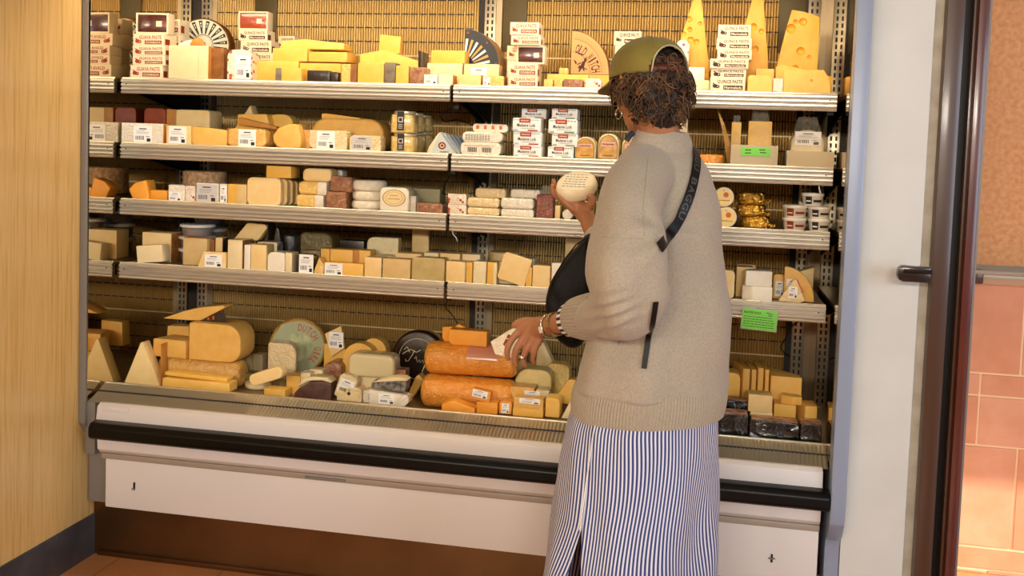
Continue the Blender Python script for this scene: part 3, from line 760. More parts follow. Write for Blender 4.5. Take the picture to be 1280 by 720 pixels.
# ------------------------------------------------------------ goods on the shelves
# ================= TOP SHELF (1)
g1 = 'guava paste cartons in the left stack'
paste('guava', 1, .012, 163, 203, 81.5, .075, 'cream guava paste carton at the bottom of the far left stack on the top shelf', group=g1)
paste('guava', 1, .014, 166, 206, 69.5, .075, 'cream guava paste carton second from the bottom in the far left stack', on=-1, group=g1)
paste('guava', 1, .013, 166, 206, 57.5, .075, 'cream guava paste carton third from the bottom in the far left stack', on=-1, group=g1)
paste('guava', 1, .015, 165, 205, 42, .08, 'cream guava paste carton just under the windowed tray in the far left stack', on=-1, rz=-.06, group=g1)
paste('guava', 1, .02, 170, 209, 16, .05, 'open carton with dark paste window on top of the far left stack', on=-1, tray=True, rz=.06, group=g1)
g2 = 'paste cartons stacked behind the far left stack'
for i, (yt) in enumerate((80, 62, 43, 24)):
    paste('guava', 1, .12, 196 if i < 2 else 193, 225, yt, .07, ['lowest', 'second', 'third', 'topmost'][i]+' red printed carton of the column between the far left stack and rayed wheel', on=None if i == 0 else -1, group=g2)
place('wheel', 1, .27, 220, 282, 3, .11, M_rb, 'whole_cheese', 'large brown wheel with cream face of dark printed rays standing on the top shelf', rz=.28, extra=radial_face, bev=.014, dz=.05)
B_ = B(); w = LAST[-1]; p = w['o'].location
bx = B(); bx.box(-.09, .09, 0, .1, 0, p.z-ZS[1]-.0005, M_board, .002); tag(bx.build('support_box', loc=(p.x+.02, p.y+.015, ZS[1])), 'plain grey carton hidden behind the cut white cheese under the rayed wheel', 'box')
def knob(w, h, d):
    q = B(); q.chain([(-w*.28, d*.2, h+.004), (-w*.1, d*.3, h+.01), (w*.1, d*.3, h+.014)], [.008, .014, .012], W_white, 10)
    q.chain([(w*.02, d*.25, h+.008), (w*.12, d*.25, h+.016), (w*.26, d*.25, h+.006)], [.012, .017, .01], M_ro, 10); return [(q, 'wrapper_knot', 'crumpled wrapper knot')]
C(1, .012, 211, 261, 57, .11, M_cream, 'tall cream block of cut cheese with brown rind in front of the rayed wheel', bev=.008, rind='R', rw=.0, extra=[knob, lambda w, h, d: [(B().box(w*.24, w*.255, -.0004, .002, .004, h-.004, M_tan), 'slice_seam', None)]])
C(1, .03, 262, 280, 60, .10, M_rb, 'brown rinded side piece beside the tall cream block', bev=.006)
place('rr', 1, .015, 284, 314, 62, .07, W_spk, 'wrapped_cheese', 'film wrapped speckled piece with white price label beside the brown rind', lab=(.35, 1.0, .06, .8), r=(.1, .1, .3, .3), extra=lambda w, h, d: [(B().chain([(-w*.1, d*.4, h), (w*.1, d*.4, h+.012), (w*.4, d*.4, h+.004)], [.008, .007, .003], M_clear, 8), 'film_knot', None)])
g3 = 'quince paste cartons in the left stack'
paste('quince', 1, .185, 302, 340, 82, .07, 'quince paste carton at the bottom of the left quince stack', group=g3)
paste('quince', 1, .185, 304, 341, 67, .07, 'quince paste carton second from bottom in the left quince stack', on=-1, group=g3)
paste('quince', 1, .185, 301, 339, 51, .07, 'quince paste carton second from top among the closed ones in the left quince stack', on=-1, group=g3)
paste('quince', 1, .185, 298, 334, 37.5, .07, 'quince paste carton directly below the red window tray', on=-1, group=g3)
paste('quince', 1, .185, 298, 334, 14, .05, 'open carton with bright red paste window on top of the left quince stack', on=-1, tray=True, rz=.05, group=g3)
for i, (a, b_) in enumerate(((82, 341), (64, 352), (45, 350))):
    paste('quince', 1, .275, b_-2, b_+18, a, .06, ['lowest', 'middle', 'top'][i]+' quince carton peeking out right of the left quince stack', on=None if i == 0 else -1, group='quince cartons at the back left')
# yellow group left
gy = 'yellow cheese blocks piled on the left of the top shelf'
C(1, .012, 345, 377, 85, .04, M_yel, 'small yellow wedge with grey rind strip at its left, front of the left yellow pile', rind='L', rw=.22, rindm=M_rg, group=gy)
C(1, .012, 384, 412, 88, .03, M_rk, 'black rinded small piece at the front of the left yellow pile', group=gy)
C(1, .013, 414, 422, 90, .03, M_rk, 'narrow black rinded sliver beside the black piece', group=gy)
C(1, .06, 317, 373, 76, .12, M_yel, 'lower left yellow slab in the left yellow pile', bev=.003, group=gy)
C(1, .06, 375, 426, 79, .12, M_yel, 'lower right yellow slab with thin dark rind in the left yellow pile', bev=.003, rind='r', group=gy)
C(1, .065, 341, 384, 60.5, .12, M_yel, 'middle left yellow slab in the left yellow pile', on=[-2, -1], bev=.002, group=gy)
C(1, .065, 386, 434, 65, .12, M_yel, 'middle right yellow slab in the left yellow pile', on=[-3, -2], bev=.002, group=gy)
place('poly', 1, .085, 350, 430, 49, .09, M_gold, 'cheese_wedge', 'sloping golden piece on top of the left yellow pile', on=[-2, -1], pts=[(0, 0), (1, 0), (1, .62), (.4, 1), (.02, .8)], group=gy)
# second yellow group
gz = 'yellow cheese pieces in the second pile of the top shelf'
C(1, .012, 427, 446, 80, .06, W_yel, 'film wrapped narrow piece at the left foot of the second pile', rind='R', rw=.4, rindm=M_rb, group=gz)
C(1, .012, 447.5, 480, 79, .07, M_yel, 'broad pale yellow front block of the second pile', group=gz)
C(1, .01, 481, 494, 78, .06, M_rg, 'grey foil wrapped rind end in the second pile', group=gz)
C(1, .012, 495, 511, 82, .07, M_yel, 'yellow front block right of the grey rind end', group=gz)
C(1, .014, 512.5, 532, 84, .07, W_brown, 'brown film wrapped end piece of the second pile', group=gz)
place('poly', 1, .095, 450, 523, 62, .12, M_yel, 'cheese_wedge', 'large rinded slab lying across the second pile', z0=ZS[1], pts=[(0, 0), (1, 0), (1, .70), (.42, 1), (0, .86)], group=gz, rind='r', rindm=M_rk)
C(1, .11, 474, 500, 41, .03, M_yel, 'tilted yellow slice standing on top of the second pile', on=-1, ry=.08, group=gz, dz=-.012)
# third group
gt = 'small cheese pieces left of the black fan wedge'
C(1, .012, 530, 547, 93, .05, W_white, 'small white labelled piece at the joint end of the left top shelf', lab=(.05, .95, .1, .9), group=gt)
C(1, .012, 548, 566, 93, .05, M_rw, 'brown edged white piece beside the shelf joint', rind='r', rindm=M_ro, group=gt)
C(1, .07, 534, 578, 79, .08, W_pale, 'film wrapped pale piece beneath the yellow brick', bev=.006, group=gt)
C(1, .075, 539, 581, 63, .07, M_yel, 'plain yellow brick on the film wrapped pale piece', on=-1, group=gt)
C(1, .012, 573, 601, 93, .05, M_pale, 'pale piece with brown crust just right of the shelf joint', rind='r', rindm=M_ro, group=gt)
C(1, .07, 580, 624, 80, .06, W_pale, 'white labelled film wrapped wedge under the black fan', lab=(.2, .65, .1, .85), group=gt, bev=.006)
C(1, .012, 604, 630, 95, .05, W_yel, 'film wrapped piece with brown side next to the guava stack', rind='r', rindm=M_rb, lab=(0, .35, .1, .9), group=gt)
# black fan (quarter wheel)
fan = [(.0, .0)]+[(math.cos(math.radians(a)), math.sin(math.radians(a))) for a in range(0, 91, 9)]
def fanface(w, h, d):
    q = B(); y = -.0008
    dk = mat('fan_black', '#171412', .4); q.add([((u*.985-.5)*w+.001, y, v*.985*h+.001) for u, v in fan], [tuple(range(len(fan)))], dk)
    for i in range(7):
        a = math.radians(12+i*12); mm = M_gold_ink if i % 2 else M_paper
        c, s = math.cos(a), math.sin(a)
        def pt(r, t): return ((r*c-t*s-.5)*w, y-.0004, (r*s+t*c)*h)
        q.add([pt(.3, -.018), pt(.74, -.034), pt(.74, .034), pt(.3, .018)], [(0, 1, 2, 3)], mm)
    for a in (6, 45, 84):
        a = math.radians(a); q.add([((.9*math.cos(a)+.03*math.cos(t*PI/4)-.5)*w, y-.0004, (.9*math.sin(a)+.03*math.sin(t*PI/4))*h) for t in range(8)], [tuple(range(8))], M_red)
    return [(q, 'printed_face', 'black printed face with gold and white rays')]
place('poly', 1, .16, 581, 626, 36, .12, M_rmix, 'cheese_wedge', 'quarter wheel with black fan shaped face of gold and white rays', yb=84, pts=fan, extra=fanface, bev=.002)
bx = B(); w = LAST[-1]; p = w['o'].location; bx.box(-w['w']/2, w['w']/2, 0, .11, 0, p.z-ZS[1]-.0005, M_board, .002); tag(bx.build('support_box', loc=(p.x, p.y, ZS[1])), 'grey carton under the black fan shaped wedge', 'box')
# guava stack D
g4 = 'guava paste cartons in the middle stack'
paste('guava', 1, .012, 636, 672, 95.5, .08, 'guava paste carton at the bottom of the middle stack', group=g4)
paste('guava', 1, .012, 636, 672, 79.5, .08, 'guava paste carton second from bottom in the middle stack', on=-1, group=g4)
paste('guava', 1, .03, 646, 681, 57, .06, 'open carton with dark window in the middle of the middle guava stack', on=-1, tray=True, group=g4)
paste('guava', 1, .015, 639, 676, 44, .08, 'guava paste carton second from top in the middle stack', on=-1, group=g4)
paste('guava', 1, .012, 638, 674, 27.5, .08, 'guava paste carton on the very top of the middle stack', on=-1, group=g4)
paste('guava', 1, .11, 634, 668, 76, .07, 'lower guava carton showing behind the left edge of the middle stack', group='cartons behind the middle guava stack')
paste('guava', 1, .11, 634, 668, 57, .07, 'upper guava carton showing behind the left edge of the middle stack', on=-1, group='cartons behind the middle guava stack')
gw = 'small wrapped pieces below the witch wedge'
C(1, .012, 680, 691, 99, .04, W_yel, 'narrow yellow wrapped end right of the guava stack', group=gw)
C(1, .012, 693, 703, 100, .04, W_gold, 'thin golden wrapped piece, second right of the guava stack', group=gw)
C(1, .012, 704.5, 728, 99, .05, W_brown, 'broad brown wrapped piece below the witch wedge', group=gw)
C(1, .06, 684, 735, 93, .05, M_gold, 'long golden slab lying behind the small wrapped pieces', group=gw)
C(1, .065, 699, 710, 85, .03, W_gold, 'small caramel cube on the golden slab', on=-1, group=gw)
place('rr', 1, .012, 731, 752, 98, .05, W_spk, 'wrapped_cheese', 'crumpled film wrapped piece beneath the cap brim', r=(.1, .1, .4, .4), group=gw)
def witchface(w, h, d):
    q = B(); y = -.0008; or_ = mat('witch_orange', '#e2a05c', .5); q.add([((u*.97-.5)*w+.001, y, v*.97*h+.001) for u, v in fan], [tuple(range(len(fan)))], or_)
    n = 24
    for i in range(n):
        a = math.radians(4+i*82/n); 
        for r in (.84, .89): q.add([((r*math.cos(a)+.010*math.cos(t*PI/2)-.5)*w, y-.0003, (r*math.sin(a)+.010*math.sin(t*PI/2))*h) for t in range(4)], [(0, 1, 2, 3)], M_plum)
    for rr_ in (.80, .50):
        pts = [((r*math.cos(math.radians(a))-.5)*w, y-.0002, r*math.sin(math.radians(a))*h) for r in (rr_, rr_+.012) for a in range(2, 89, 6)]; m_ = len(pts)//2
        q.add(pts, [(i, i+1, i+1+m_, i+m_) for i in range(m_-1)], M_rb)
    R = w*.66; st = 'OLD WITCH'; 
    arc_text(q, st, -w/2, 0, R, 80, 4, h*.21, M_plum, y-.0004, .92)
    # rider on a broom
    f = lambda pts: q.add([((u-.5)*w, y-.0004, v*h) for u, v in pts], [tuple(range(len(pts)))], M_plum)
    f([(.10, .26), (.12, .24), (.42, .10), (.43, .12)]); f([(.07, .32), (.13, .22), (.16, .26), (.12, .31)]); f([(.22, .12), (.34, .14), (.38, .28), (.30, .30), (.26, .20), (.18, .16)])
    f([(.33, .28), (.40, .28), (.41, .34), (.34, .34)]); f([(.31, .34), (.43, .33), (.39, .36), (.42, .42), (.35, .36)]); f([(.26, .24), (.18, .22), (.18, .24), (.27, .28)]); f([(.24, .14), (.20, .06), (.24, .05), (.29, .13)]); f([(.30, .14), (.34, .07), (.37, .08), (.35, .15)])
    return [(q, 'printed_face', 'orange printed face with curved lettering and a rider on a broom')]
place('poly', 1, .2, 715, 764, 38, .06, M_rb, 'cheese_wedge', 'quarter wheel with orange OLD WITCH face leaning at the back of the top shelf', yb=93, pts=fan, extra=witchface, bev=.002)
w = LAST[-1]; p = w['o'].location; tag(B().box(-w['w']/2, w['w']/2, 0, .06, 0, p.z-ZS[1]-.0005, M_swiss, .002).build('cheese_slab', loc=(p.x, p.y, ZS[1])), 'yellow slab carrying the orange fan shaped wedge', 'cheese')
paste('quince', 1, .2, 769, 803, 57, .08, 'lower quince carton half hidden behind the green cap', group='quince cartons behind the cap')
paste('quince', 1, .2, 768, 802, 39, .08, 'upper quince carton half hidden behind the green cap', on=-1, group='quince cartons behind the cap')
# swiss wedges
def hs(lst, w, h): return lst
def swiss(dy, x0, x1, yt, d, pts, label, hl, **o):
    Y = DS+dy; A = P(x0, yt, Y); Cc = P(x1, yt, Y); w = Cc.x-A.x; h = (A.z+Cc.z)/2-ZS[1]
    return place('poly', 1, dy, x0, x1, yt, d, M_swiss, 'swiss_wedge', label, pts=pts, holes=[((u-.5)*w, y, v*h, r) for u, v, y, r in hl], group='tall swiss cheese wedges', bev=.003, **o)
swiss(.14, 847, 893, -12, .10, [(0, 0), (1, 0), (.94, .3), (.62, 1), (.5, 1), (.04, .4)], 'tall holey swiss wedge with a dark side right behind the cap', [(.22, .58, 0, .008), (.38, .62, .001, .009), (.36, .72, 0, .010), (.42, .52, 0, .011), (.58, .50, 0, .010), (.8, .22, 0, .011), (.65, .68, .001, .007)], taper=.86)
swiss(.16, 926, 966, -10, .10, [(0, 0), (1, 0), (.96, .35), (.7, 1), (.42, 1), (.06, .5)], 'tall holey swiss wedge behind the quince stack', [(.45, .66, 0, .013), (.7, .62, 0, .009), (.55, .45, 0, .010), (.6, .1, 0, .006)], taper=.9)
swiss(.16, 970, 1026, 12, .16, [(0, 0), (1, 0), (.99, .92), (.62, .98), (.36, 1), (.25, .78), (.08, .35)], 'broad blocky swiss wedge at the right end of the top shelf', [(.36, .78, 0, .016), (.62, .86, 0, .013), (.45, .86, .002, .008), (.6, .52, 0, .014), (.5, .32, 0, .011), (.8, .45, 0, .008)], taper=.85)
place('rr', 1, .08, 846, 862, 50, .04, W_spk, 'wrapped_cheese', 'crumpled film wrapped bundle between the cap and the swiss wedge', r=(.2, .2, .4, .4))
C(1, .04, 858, 887, 100, .08, M_cream, 'low cream round end under the small white block beside the cap', bev=.008)
C(1, .05, 856, 881, 84, .06, M_white, 'small white block on the cream round beside the cap', on=-1)
g5 = 'quince paste cartons in the right stack'
ys = [(97.5, 888, 932, .012), (86, 889, 933, .02), (73.5, 888, 936, .012), (62.5, 897, 940, .03), (47.5, 896, 940, .028), (31, 898, 939, .03)]
for i, (yt, a, b_, dy) in enumerate(ys):
    paste('quince', 1, dy, a, b_, yt, .085, ['bottom', 'second', 'third', 'fourth', 'fifth', 'topmost'][i]+' quince paste carton counted upward in the right stack', on=None if i == 0 else -1, group=g5, rz=(0, 0, .03, 0, -.04, 0)[i])
place('rr', 1, .012, 935, 966, 94, .06, M_gold, 'cheese_block', 'rounded golden end piece right of the right quince stack', r=(.1, .1, .35, .2))
C(1, .01, 967, 979, 98, .03, W_white, 'small white labelled packet between golden pieces on the top shelf', bev=.004)
place('poly', 1, .014, 980, 1040, 87, .07, M_gold, 'cheese_slab', 'large golden swiss slab at the right front of the top shelf', pts=[(0, 0), (1, 0), (.98, .4), (.9, .8), (.83, 1), (0, .96)], bev=.003, holes=[(.012, 0, .04, .005)], taper=.95)
place('poly', 1, .095, 970, 1042, 80, .06, M_yel, 'cheese_slab', 'thin slab lying on top behind the large golden slab', pts=[(0, 0), (1, 0), (1, .6), (.1, 1), (0, .9)])
C(1, .095, 945, 968, 86, .05, M_gold, 'short golden block behind the rounded end piece')

# ================= SECOND SHELF (2)
C(2, .01, 152, 204, 154, .09, W_white, 'film wrapped white block with white price label at the left end of the second shelf', lab=(.3, .74, .04, .86), rind='r', rindm=M_ro, bev=.006)
C(2, .01, 208, 239, 157, .09, M_pale, 'pale square piece with price label next to the yellow half round', lab=(.1, .82, .05, .95))
place('poly', 2, .012, 240, 284, 159, .10, M_gouda, 'cheese_wedge', 'golden gouda wedge with darker right edge near the left of the second shelf', pts=[(0, .1), (.1, 0), (.95, 0), (1, .15), (1, .85), (.4, .97), (0, 1)], rind='r')
place('rr', 2, .14, 180, 207, 135, .1, M_brick, 'cheese_block', 'shiny dark red rounded block behind the film wrapped white block', r=(.05, .05, .2, .2), bev=.012)
place('rr', 2, .14, 209, 262, 137, .1, M_pale, 'cheese_block', 'pale thick piece with orange left edge behind the square piece', r=(.05, .05, .1, .4), rind='L', rindm=M_ro, rw=.22, bev=.006)
place('poly', 2, .17, 279, 320, 131, .05, M_pale, 'cheese_wedge', 'pointed pale wedge rising behind the film wrapped loaf', pts=[(0, 0), (1, 0), (1, .55), (.9, .8), (.82, 1)], rz=0)
place('rr', 2, .012, 284, 332, 161, .09, W_gold, 'wrapped_cheese', 'film wrapped loaf with white price label left of the gouda half', r=(.3, .3, .25, .25), lab=(.3, .76, .04, .96), bev=.01)
place('poly', 2, .105, 297, 336, 142, .06, M_yel, 'cheese_wedge', 'yellow wedge with orange crust strip above the film wrapped loaf', z0=ZS[2], pts=[(0, 0), (1, 0), (1, .75), (.92, 1), (0, .97)])
place('poly', 2, .072, 298, 346, 147, .025, M_ro, 'cheese_slice', 'flat slice with orange crust leaning over the wrapped loaf', on=-2, pts=[(0, .35), (1, 0), (1, .3), (0, 1)])
place('rr', 2, .15, 334, 366, 143, .06, M_yel, 'cheese_block', 'yellow piece with domed top behind the half round gouda', r=(.02, .02, .35, .35))
place('poly', 2, .012, 340, 377, 154, .10, M_gouda, 'gouda_half', 'half round gouda piece with flat right cut edge', pts=[(.2, .04), (.45, 0), (.98, .02), (1, .3), (.9, .98), (.55, .97), (.2, .8), (.03, .5), (.06, .22)], bev=.008)
C(2, .05, 379, 388, 162, .06, W_gold, 'narrow film wrapped end between two goudas', bev=.006)
place('rr', 2, .09, 389, 480, 148, .13, M_gouda, 'gouda_half', 'big half gouda split in two near the middle of the second shelf', r=(.35, .35, .55, .55), bev=.012, extra=lambda w, h, d: [(B().box(-.001, .001, -.0004, .002, .004, h-.003, M_tan), 'cut_seam', None)])
place('poly', 2, .1, 402, 450, 141, .08, M_yel, 'cheese_slice', 'thin slab lying on the big split gouda', on=-1, pts=[(0, 0), (1, 0), (1, .3), (.1, 1), (0, .9)], dz=-.003)
place('rr', 2, .012, 387, 434, 163, .06, W_pale, 'wrapped_cheese', 'film wrapped pale pack with price label in front of the big gouda, left one', r=(.35, .05, .1, .1), lab=(.2, .68, .05, .95), bev=.004)
place('rr', 2, .01, 437, 476, 169.5, .055, W_pale, 'wrapped_cheese', 'film wrapped pack with grey price label in front of the big gouda, right one', r=(.05, .05, .15, .3), lab=(.08, .72, .05, .95), labm=M_grey_st, bev=.004)
gj = 'jars of cheese cubes in oil'
jn = ['front', 'middle', 'rear']
for i, (a, b_, y1, y2, dy) in enumerate(((487, 517, 166.5, 138.5, .012), (500, 527, 165.5, 141, .112), (512, 537, 164.5, 144, .21))):
    jar(2, dy, a, b_, y1, jn[i]+' jar of yellow cheese cubes with black strip label, lower layer', group=gj)
    jar(2, dy, a, b_, y2, jn[i]+' jar of yellow cheese cubes with black strip label, upper layer', on=-1, group=gj)
# blue wedge packs
def bluepack(w, h, d):
    q = B(); y = -.0004
    def f(pts, m, dy=0): q.add([((u-.5)*w, y-dy, v*h) for u, v in pts], [tuple(range(len(pts)))], m)
    f([(.16, .04), (.95, .04), (.5, .93), (.42, .97)], mat('pack_pale_blue', '#c9d3cf', .4)); f([(.45, .97), (.56, .97), (1, .1), (.94, .1)], M_blue, .0003)
    n = 16; f([(.52+.13*math.cos(2*PI*i/n), .38+.17*math.sin(2*PI*i/n)) for i in range(n)], M_brick_ink, .0005); f([(.52+.08*math.cos(2*PI*i/n), .38+.10*math.sin(2*PI*i/n)) for i in range(n)], M_carton, .0008)
    f([(.47, .34), (.57, .34), (.55, .44), (.49, .44)], M_plum, .001); scrib(q, -.05*w, h*.07, w*.3, h*.07, M_plum, y-.0006)
    return [(q, 'pack_print', None)]
for i in range(5):
    place('poly', 2, .012+i*.034, 534+i*5.5, 571+i*5.5, 165+i*1.2, .026, M_carton, 'cheese_wedge_pack', ['front', 'second', 'third', 'fourth', 'hindmost'][i]+' pale blue printed wedge pack in the slanted row by the shelf joint', pts=[(0, .02), (1, .02), (.58, .93), (.46, 1), (.38, .97), (.06, .3)], extra=bluepack, group='blue printed wedge packs', pname='pack', cat='packaged cheese')
# roll packs
def rollprint(w, h, d):
    q = B(); y = -.0006
    for i in range(2):
        x = -w*.32+i*w*.36; 
        for j in range(7): q.rect(x+j*w*.034, x+j*w*.034+w*.02, h*.25, h*.62, M_ink, y)
    q.rect(-w*.42, w*.25, h*.72, h*.76, M_text_o, y)
    return [(q, 'pack_print', None)]
def rollprint2(w, h, d):
    q = B(); y = -.0006; g_ = mat('print_grey', '#7d7a76')
    for v in (.2, .32, .44, .56, .68): 
        x = -w*.42
        while x < w*.2: q.rect(x, x+w*.05, h*v, h*(v+.06), g_, y); x += w*.07
    return [(q, 'pack_print', None)]
gr = 'white film rolls of fresh cheese'
place('rr', 2, .012, 576, 626, 178, .07, W_white, 'cheese_roll_pack', 'white roll pack with two barcodes at the bottom of the roll pile', r=(.35, .35, .35, .35), extra=rollprint, group=gr, pname='pack', cat='packaged cheese')
place('rr', 2, .014, 578, 628, 165, .07, W_white, 'cheese_roll_pack', 'white roll pack with grey small print in the middle of the roll pile', on=-1, r=(.45, .45, .45, .45), extra=rollprint2, group=gr, pname='pack', cat='packaged cheese')
place('rr', 2, .03, 591, 635, 155, .06, W_white, 'cheese_roll_pack', 'white roll pack with orange marks on top of the roll pile', on=-1, r=(.4, .4, .4, .4), extra=lambda w, h, d: [((lambda q: [q.rect(-w*.4+i*w*.22, -w*.4+i*w*.22+w*.08, h*.35, h*.8, M_text_o, -.0006) for i in range(4)] and q)(B()), 'pack_print', None)], group=gr, pname='pack', cat='packaged cheese')
# boursin-like tubs
def loik(gc):
    def fn(w, h, d):
        q = B(); y = -.0005; rd = random.Random(int(w*1e4))
        for i in range(16):
            x = -w*.46+w*.92*i/16; q.rect(x, x+w*.035, h*.80+rd.uniform(0, h*.04), h*.93, gc if i % 2 else M_blue, y)
        q.rect(-w*.26, w*.14, h*.66, h*.97, M_red, y-.0003); scrib(q, -w*.2, h*.76, w*.28, h*.10, M_carton, y-.0006)
        q.text('Madame Loik', -w*.34, h*.36, w*.66, h*.24, M_ink, y); q.rect(-w*.2, w*.3, h*.24, h*.27, mat('print_grey', '#7d7a76'), y)
        for i in range(5): q.rect(-w*.45+i*w*.03, -w*.43+i*w*.03, h*.05, h*.18, gc, y)
        q.rect(w*.05, w*.4, h*.06, h*.16, M_red if gc is M_blue else gc, y); return [(q, 'pack_print', None)]
    return fn
for gc, cn, rows, gl in ((M_blue, 'blue', ((642, 677, 182, .012), (642, 677, 165, .014), (641, 676, 147.5, .012), (652, 683, 136, .08)), 'left'), (M_grn2, 'green', ((685, 717, 183.5, .012), (690, 722, 167.5, .014), (686, 722, 149, .012), (690, 722, 136, .03)), 'right')):
    for i, (a, b_, yt, dy) in enumerate(rows):
        place('rr', 2, dy, a, b_, yt, .075, M_paper, 'soft_cheese_tub', f'white {cn} trimmed spread tub with red badge, {["bottom", "second from bottom", "second from top", "top"][i]} of the {gl} tub stack', on=None if i == 0 else -1, r=(.12, .12, .12, .12), extra=loik(gc), group='white spread tubs in two stacks', pname='tub', cat='tub', bev=.003)
# oval packs
def oval(w, h, d):
    q = B(); y = -.0008; n = 20
    dk = mat('pack_brown', '#5a3a14', .5)
    def arch(s, m, dy):
        pts = [(-w*.45*s, y-dy, h*.06+(1-s)*h*.3)]+[(w*.45*s*math.cos(a), y-dy, h*.52+h*.42*s*math.sin(a)) for a in [PI-PI*i/n for i in range(n+1)]]+[(w*.45*s, y-dy, h*.06+(1-s)*h*.3)]
        q.add(pts, [tuple(range(len(pts)))], m)
    arch(1, M_ink, 0); arch(.95, mat('pack_ochre', '#dca640', .35, coat=.8, var=(40, '#b87a20', .9)), .0004)
    q.rect(-w*.33, w*.33, h*.52, h*.68, mat('pack_pink', '#e3b9a6', .4), y-.0008); scrib(q, -w*.28, h*.55, w*.56, h*.10, M_brick_ink, y-.0011); scrib(q, -w*.25, h*.14, w*.5, h*.06, dk, y-.0009)
    return [(q, 'pack_face', 'ochre printed face with pink band')]
go = 'ochre arched cheese packs'
place('rr', 2, .012, 719, 745, 171, .10, W_pale, 'arched_cheese_pack', 'ochre arched pack, left one beside the tub stack', r=(.12, .12, .45, .45), extra=oval, rz=-.12, group=go, pname='pack', cat='packaged cheese')
place('rr', 2, .012, 748, 774, 167, .10, W_pale, 'arched_cheese_pack', 'ochre arched pack, middle one and tallest near the woman', r=(.12, .12, .45, .45), extra=oval, rz=-.06, group=go, pname='pack', cat='packaged cheese')
place('rr', 2, .012, 778, 802, 171, .10, W_pale, 'arched_cheese_pack', 'ochre arched pack, right one partly hidden by the shoulder', r=(.12, .12, .45, .45), extra=oval, group=go, pname='pack', cat='packaged cheese')
place('rr', 2, .1, 845, 860, 146, .04, M_cream, 'cheese_block', 'small cream piece showing behind the neck and collar', z0=ZS[2], r=(.1, .1, .3, .3))
place('disc', 2, .015, 868, 905, 193, .1, W_oran, 'wrapped_cheese', 'flat orange film wrapped round behind the shoulder strap', bev=.006)
# open cartons with bags
def tray_box(k, dy, x0, x1, yt, d, label, green=False):
    z = ZS[k]; Y = DS+dy; A = P(x0, yt, Y); Cc = P(x1, yt, Y); w = Cc.x-A.x; h = (A.z+Cc.z)/2-z; t = .003
    e = empty('open_carton', ((A.x+Cc.x)/2, Y, z)); b = B()
    b.box(-w/2, w/2, 0, t, 0, h, M_board, .0008).box(-w/2, w/2, d-t, d, 0, h, M_board, .0008).box(-w/2, -w/2+t, t, d-t, 0, h, M_board, .0008).box(w/2-t, w/2, t, d-t, 0, h, M_board, .0008).box(-w/2+t, w/2-t, t, d-t, 0, t, M_board)
    b.build('carton', parent=e)
    if green:
        q = B(); q.box(-w*.29, w*.34, -.0012, 0, h*.46, h*.88, M_green, .0003); 
        for x_, z_ in ((-.20, .73), (-.20, .58), (.1, .75), (.12, .62)): q.rect(w*x_, w*(x_+.13), h*z_, h*(z_+.05), M_plum, -.0015)
        o = q.build('green_label', parent=e); o['label'] = 'bright green handwritten label'
    tag(e, label, 'box'); LAST.append({'top': z+h, 'o': e, 'w': w, 'h': h, 'Y': Y}); return e, w, h
e, w, h = tray_box(2, .012, 914, 973, 181.5, .14, 'grey open carton with bright green label on the second shelf', True)
def in_box(px0, px1, pyt, Y, d, m, name, label, kind='blk', z0=None, film=True, seed=1, inner=None, lab=None, **o):
    A = P(px0, pyt, Y); Cc = P(px1, pyt, Y); z = z0 if z0 is not None else ZS[2]+.0035; w = Cc.x-A.x; h = A.z-z
    e = empty(name, ((A.x+Cc.x)/2, Y, z)); iw, ih = inner or (.8, .6)
    q = body_mesh(kind, w*iw, h*ih, d*.7, m, o); c = q.build('cheese_body', parent=e); c.location = (0, d*.15, .002)
    if film: bag(w, h, d, None, .4, seed).build('clear_bag', parent=e)
    if lab:
        s = sticker(w*lab[0], h*lab[1], M_paper, 3); so = s.build('price_label', parent=e); so.location = (-w*lab[0]/2+w*lab[2], d*.15-.002, h*lab[3])
    tag(e, label, 'bagged cheese'); return e
in_box(936, 968, 131, DS+.03, .07, M_yel, 'bagged_cheese', 'clear upright bag with a big yellow block standing in the green labelled carton', inner=(.92, .72), seed=2)
in_box(914, 929, 144, DS+.045, .05, M_gold, 'bagged_cheese', 'narrow yellow slice pack at the left of the green labelled carton', inner=(.8, .85), seed=5)
place('poly', 2, .10, 897, 917, 137, .006, W_gold, 'cheese_slice', 'thin slanted slice sticking up left of the bagged yellow block', z0=ZS[2]+.004, pts=[(.75, 0), (1, 0), (1, .3), (.45, .75), (0, 1), (.45, .5)], bev=.001)
e, w, h = tray_box(2, .012, 984, 1043, 189, .14, 'plain grey open carton at the right end of the second shelf')
in_box(989, 1035, 145, DS+.03, .11, M_cream, 'bagged_cheese', 'clear bag with a round white cheese and printed label in the plain grey carton', kind='rr', r=(.4, .4, .45, .45), inner=(.92, .72), seed=8, lab=(.72, .28, 0, .42), bev=.01)

# ================= THIRD SHELF (3)
place('poly', 3, .012, 161, 186, 224.5, .06, M_oran, 'cheese_wedge', 'bright orange wedge with rounded pale edge at the left of the third shelf', pts=[(.18, .04), (1, 0), (.98, .3), (.85, 1), (.3, .82), (0, .5)], bev=.005)
C(3, .02, 188, 209, 238, .07, M_oran, 'flat orange slab beside the orange wedge', bev=.003)
place('disc', 3, .17, 218, 268, 214, .2, M_rmix, 'whole_cheese', 'round brown crusted wheel lying behind the white packets', bev=.008)
LAST_z = LAST[-1]
gp = 'small white labelled packets on the third shelf'
place('rr', 3, .012, 210.5, 231, 231, .05, W_white, 'cheese_packet', 'leftmost small white packet with barcode in the row beneath the brown wheel', lab=(.05, .8, .02, .55), r=(.05, .05, .08, .08), group=gp)
place('rr', 3, .014, 232, 244, 232.5, .05, W_spk, 'cheese_packet', 'narrow crinkled white packet, second in the row beneath the brown wheel', r=(.05, .05, .15, .15), group=gp)
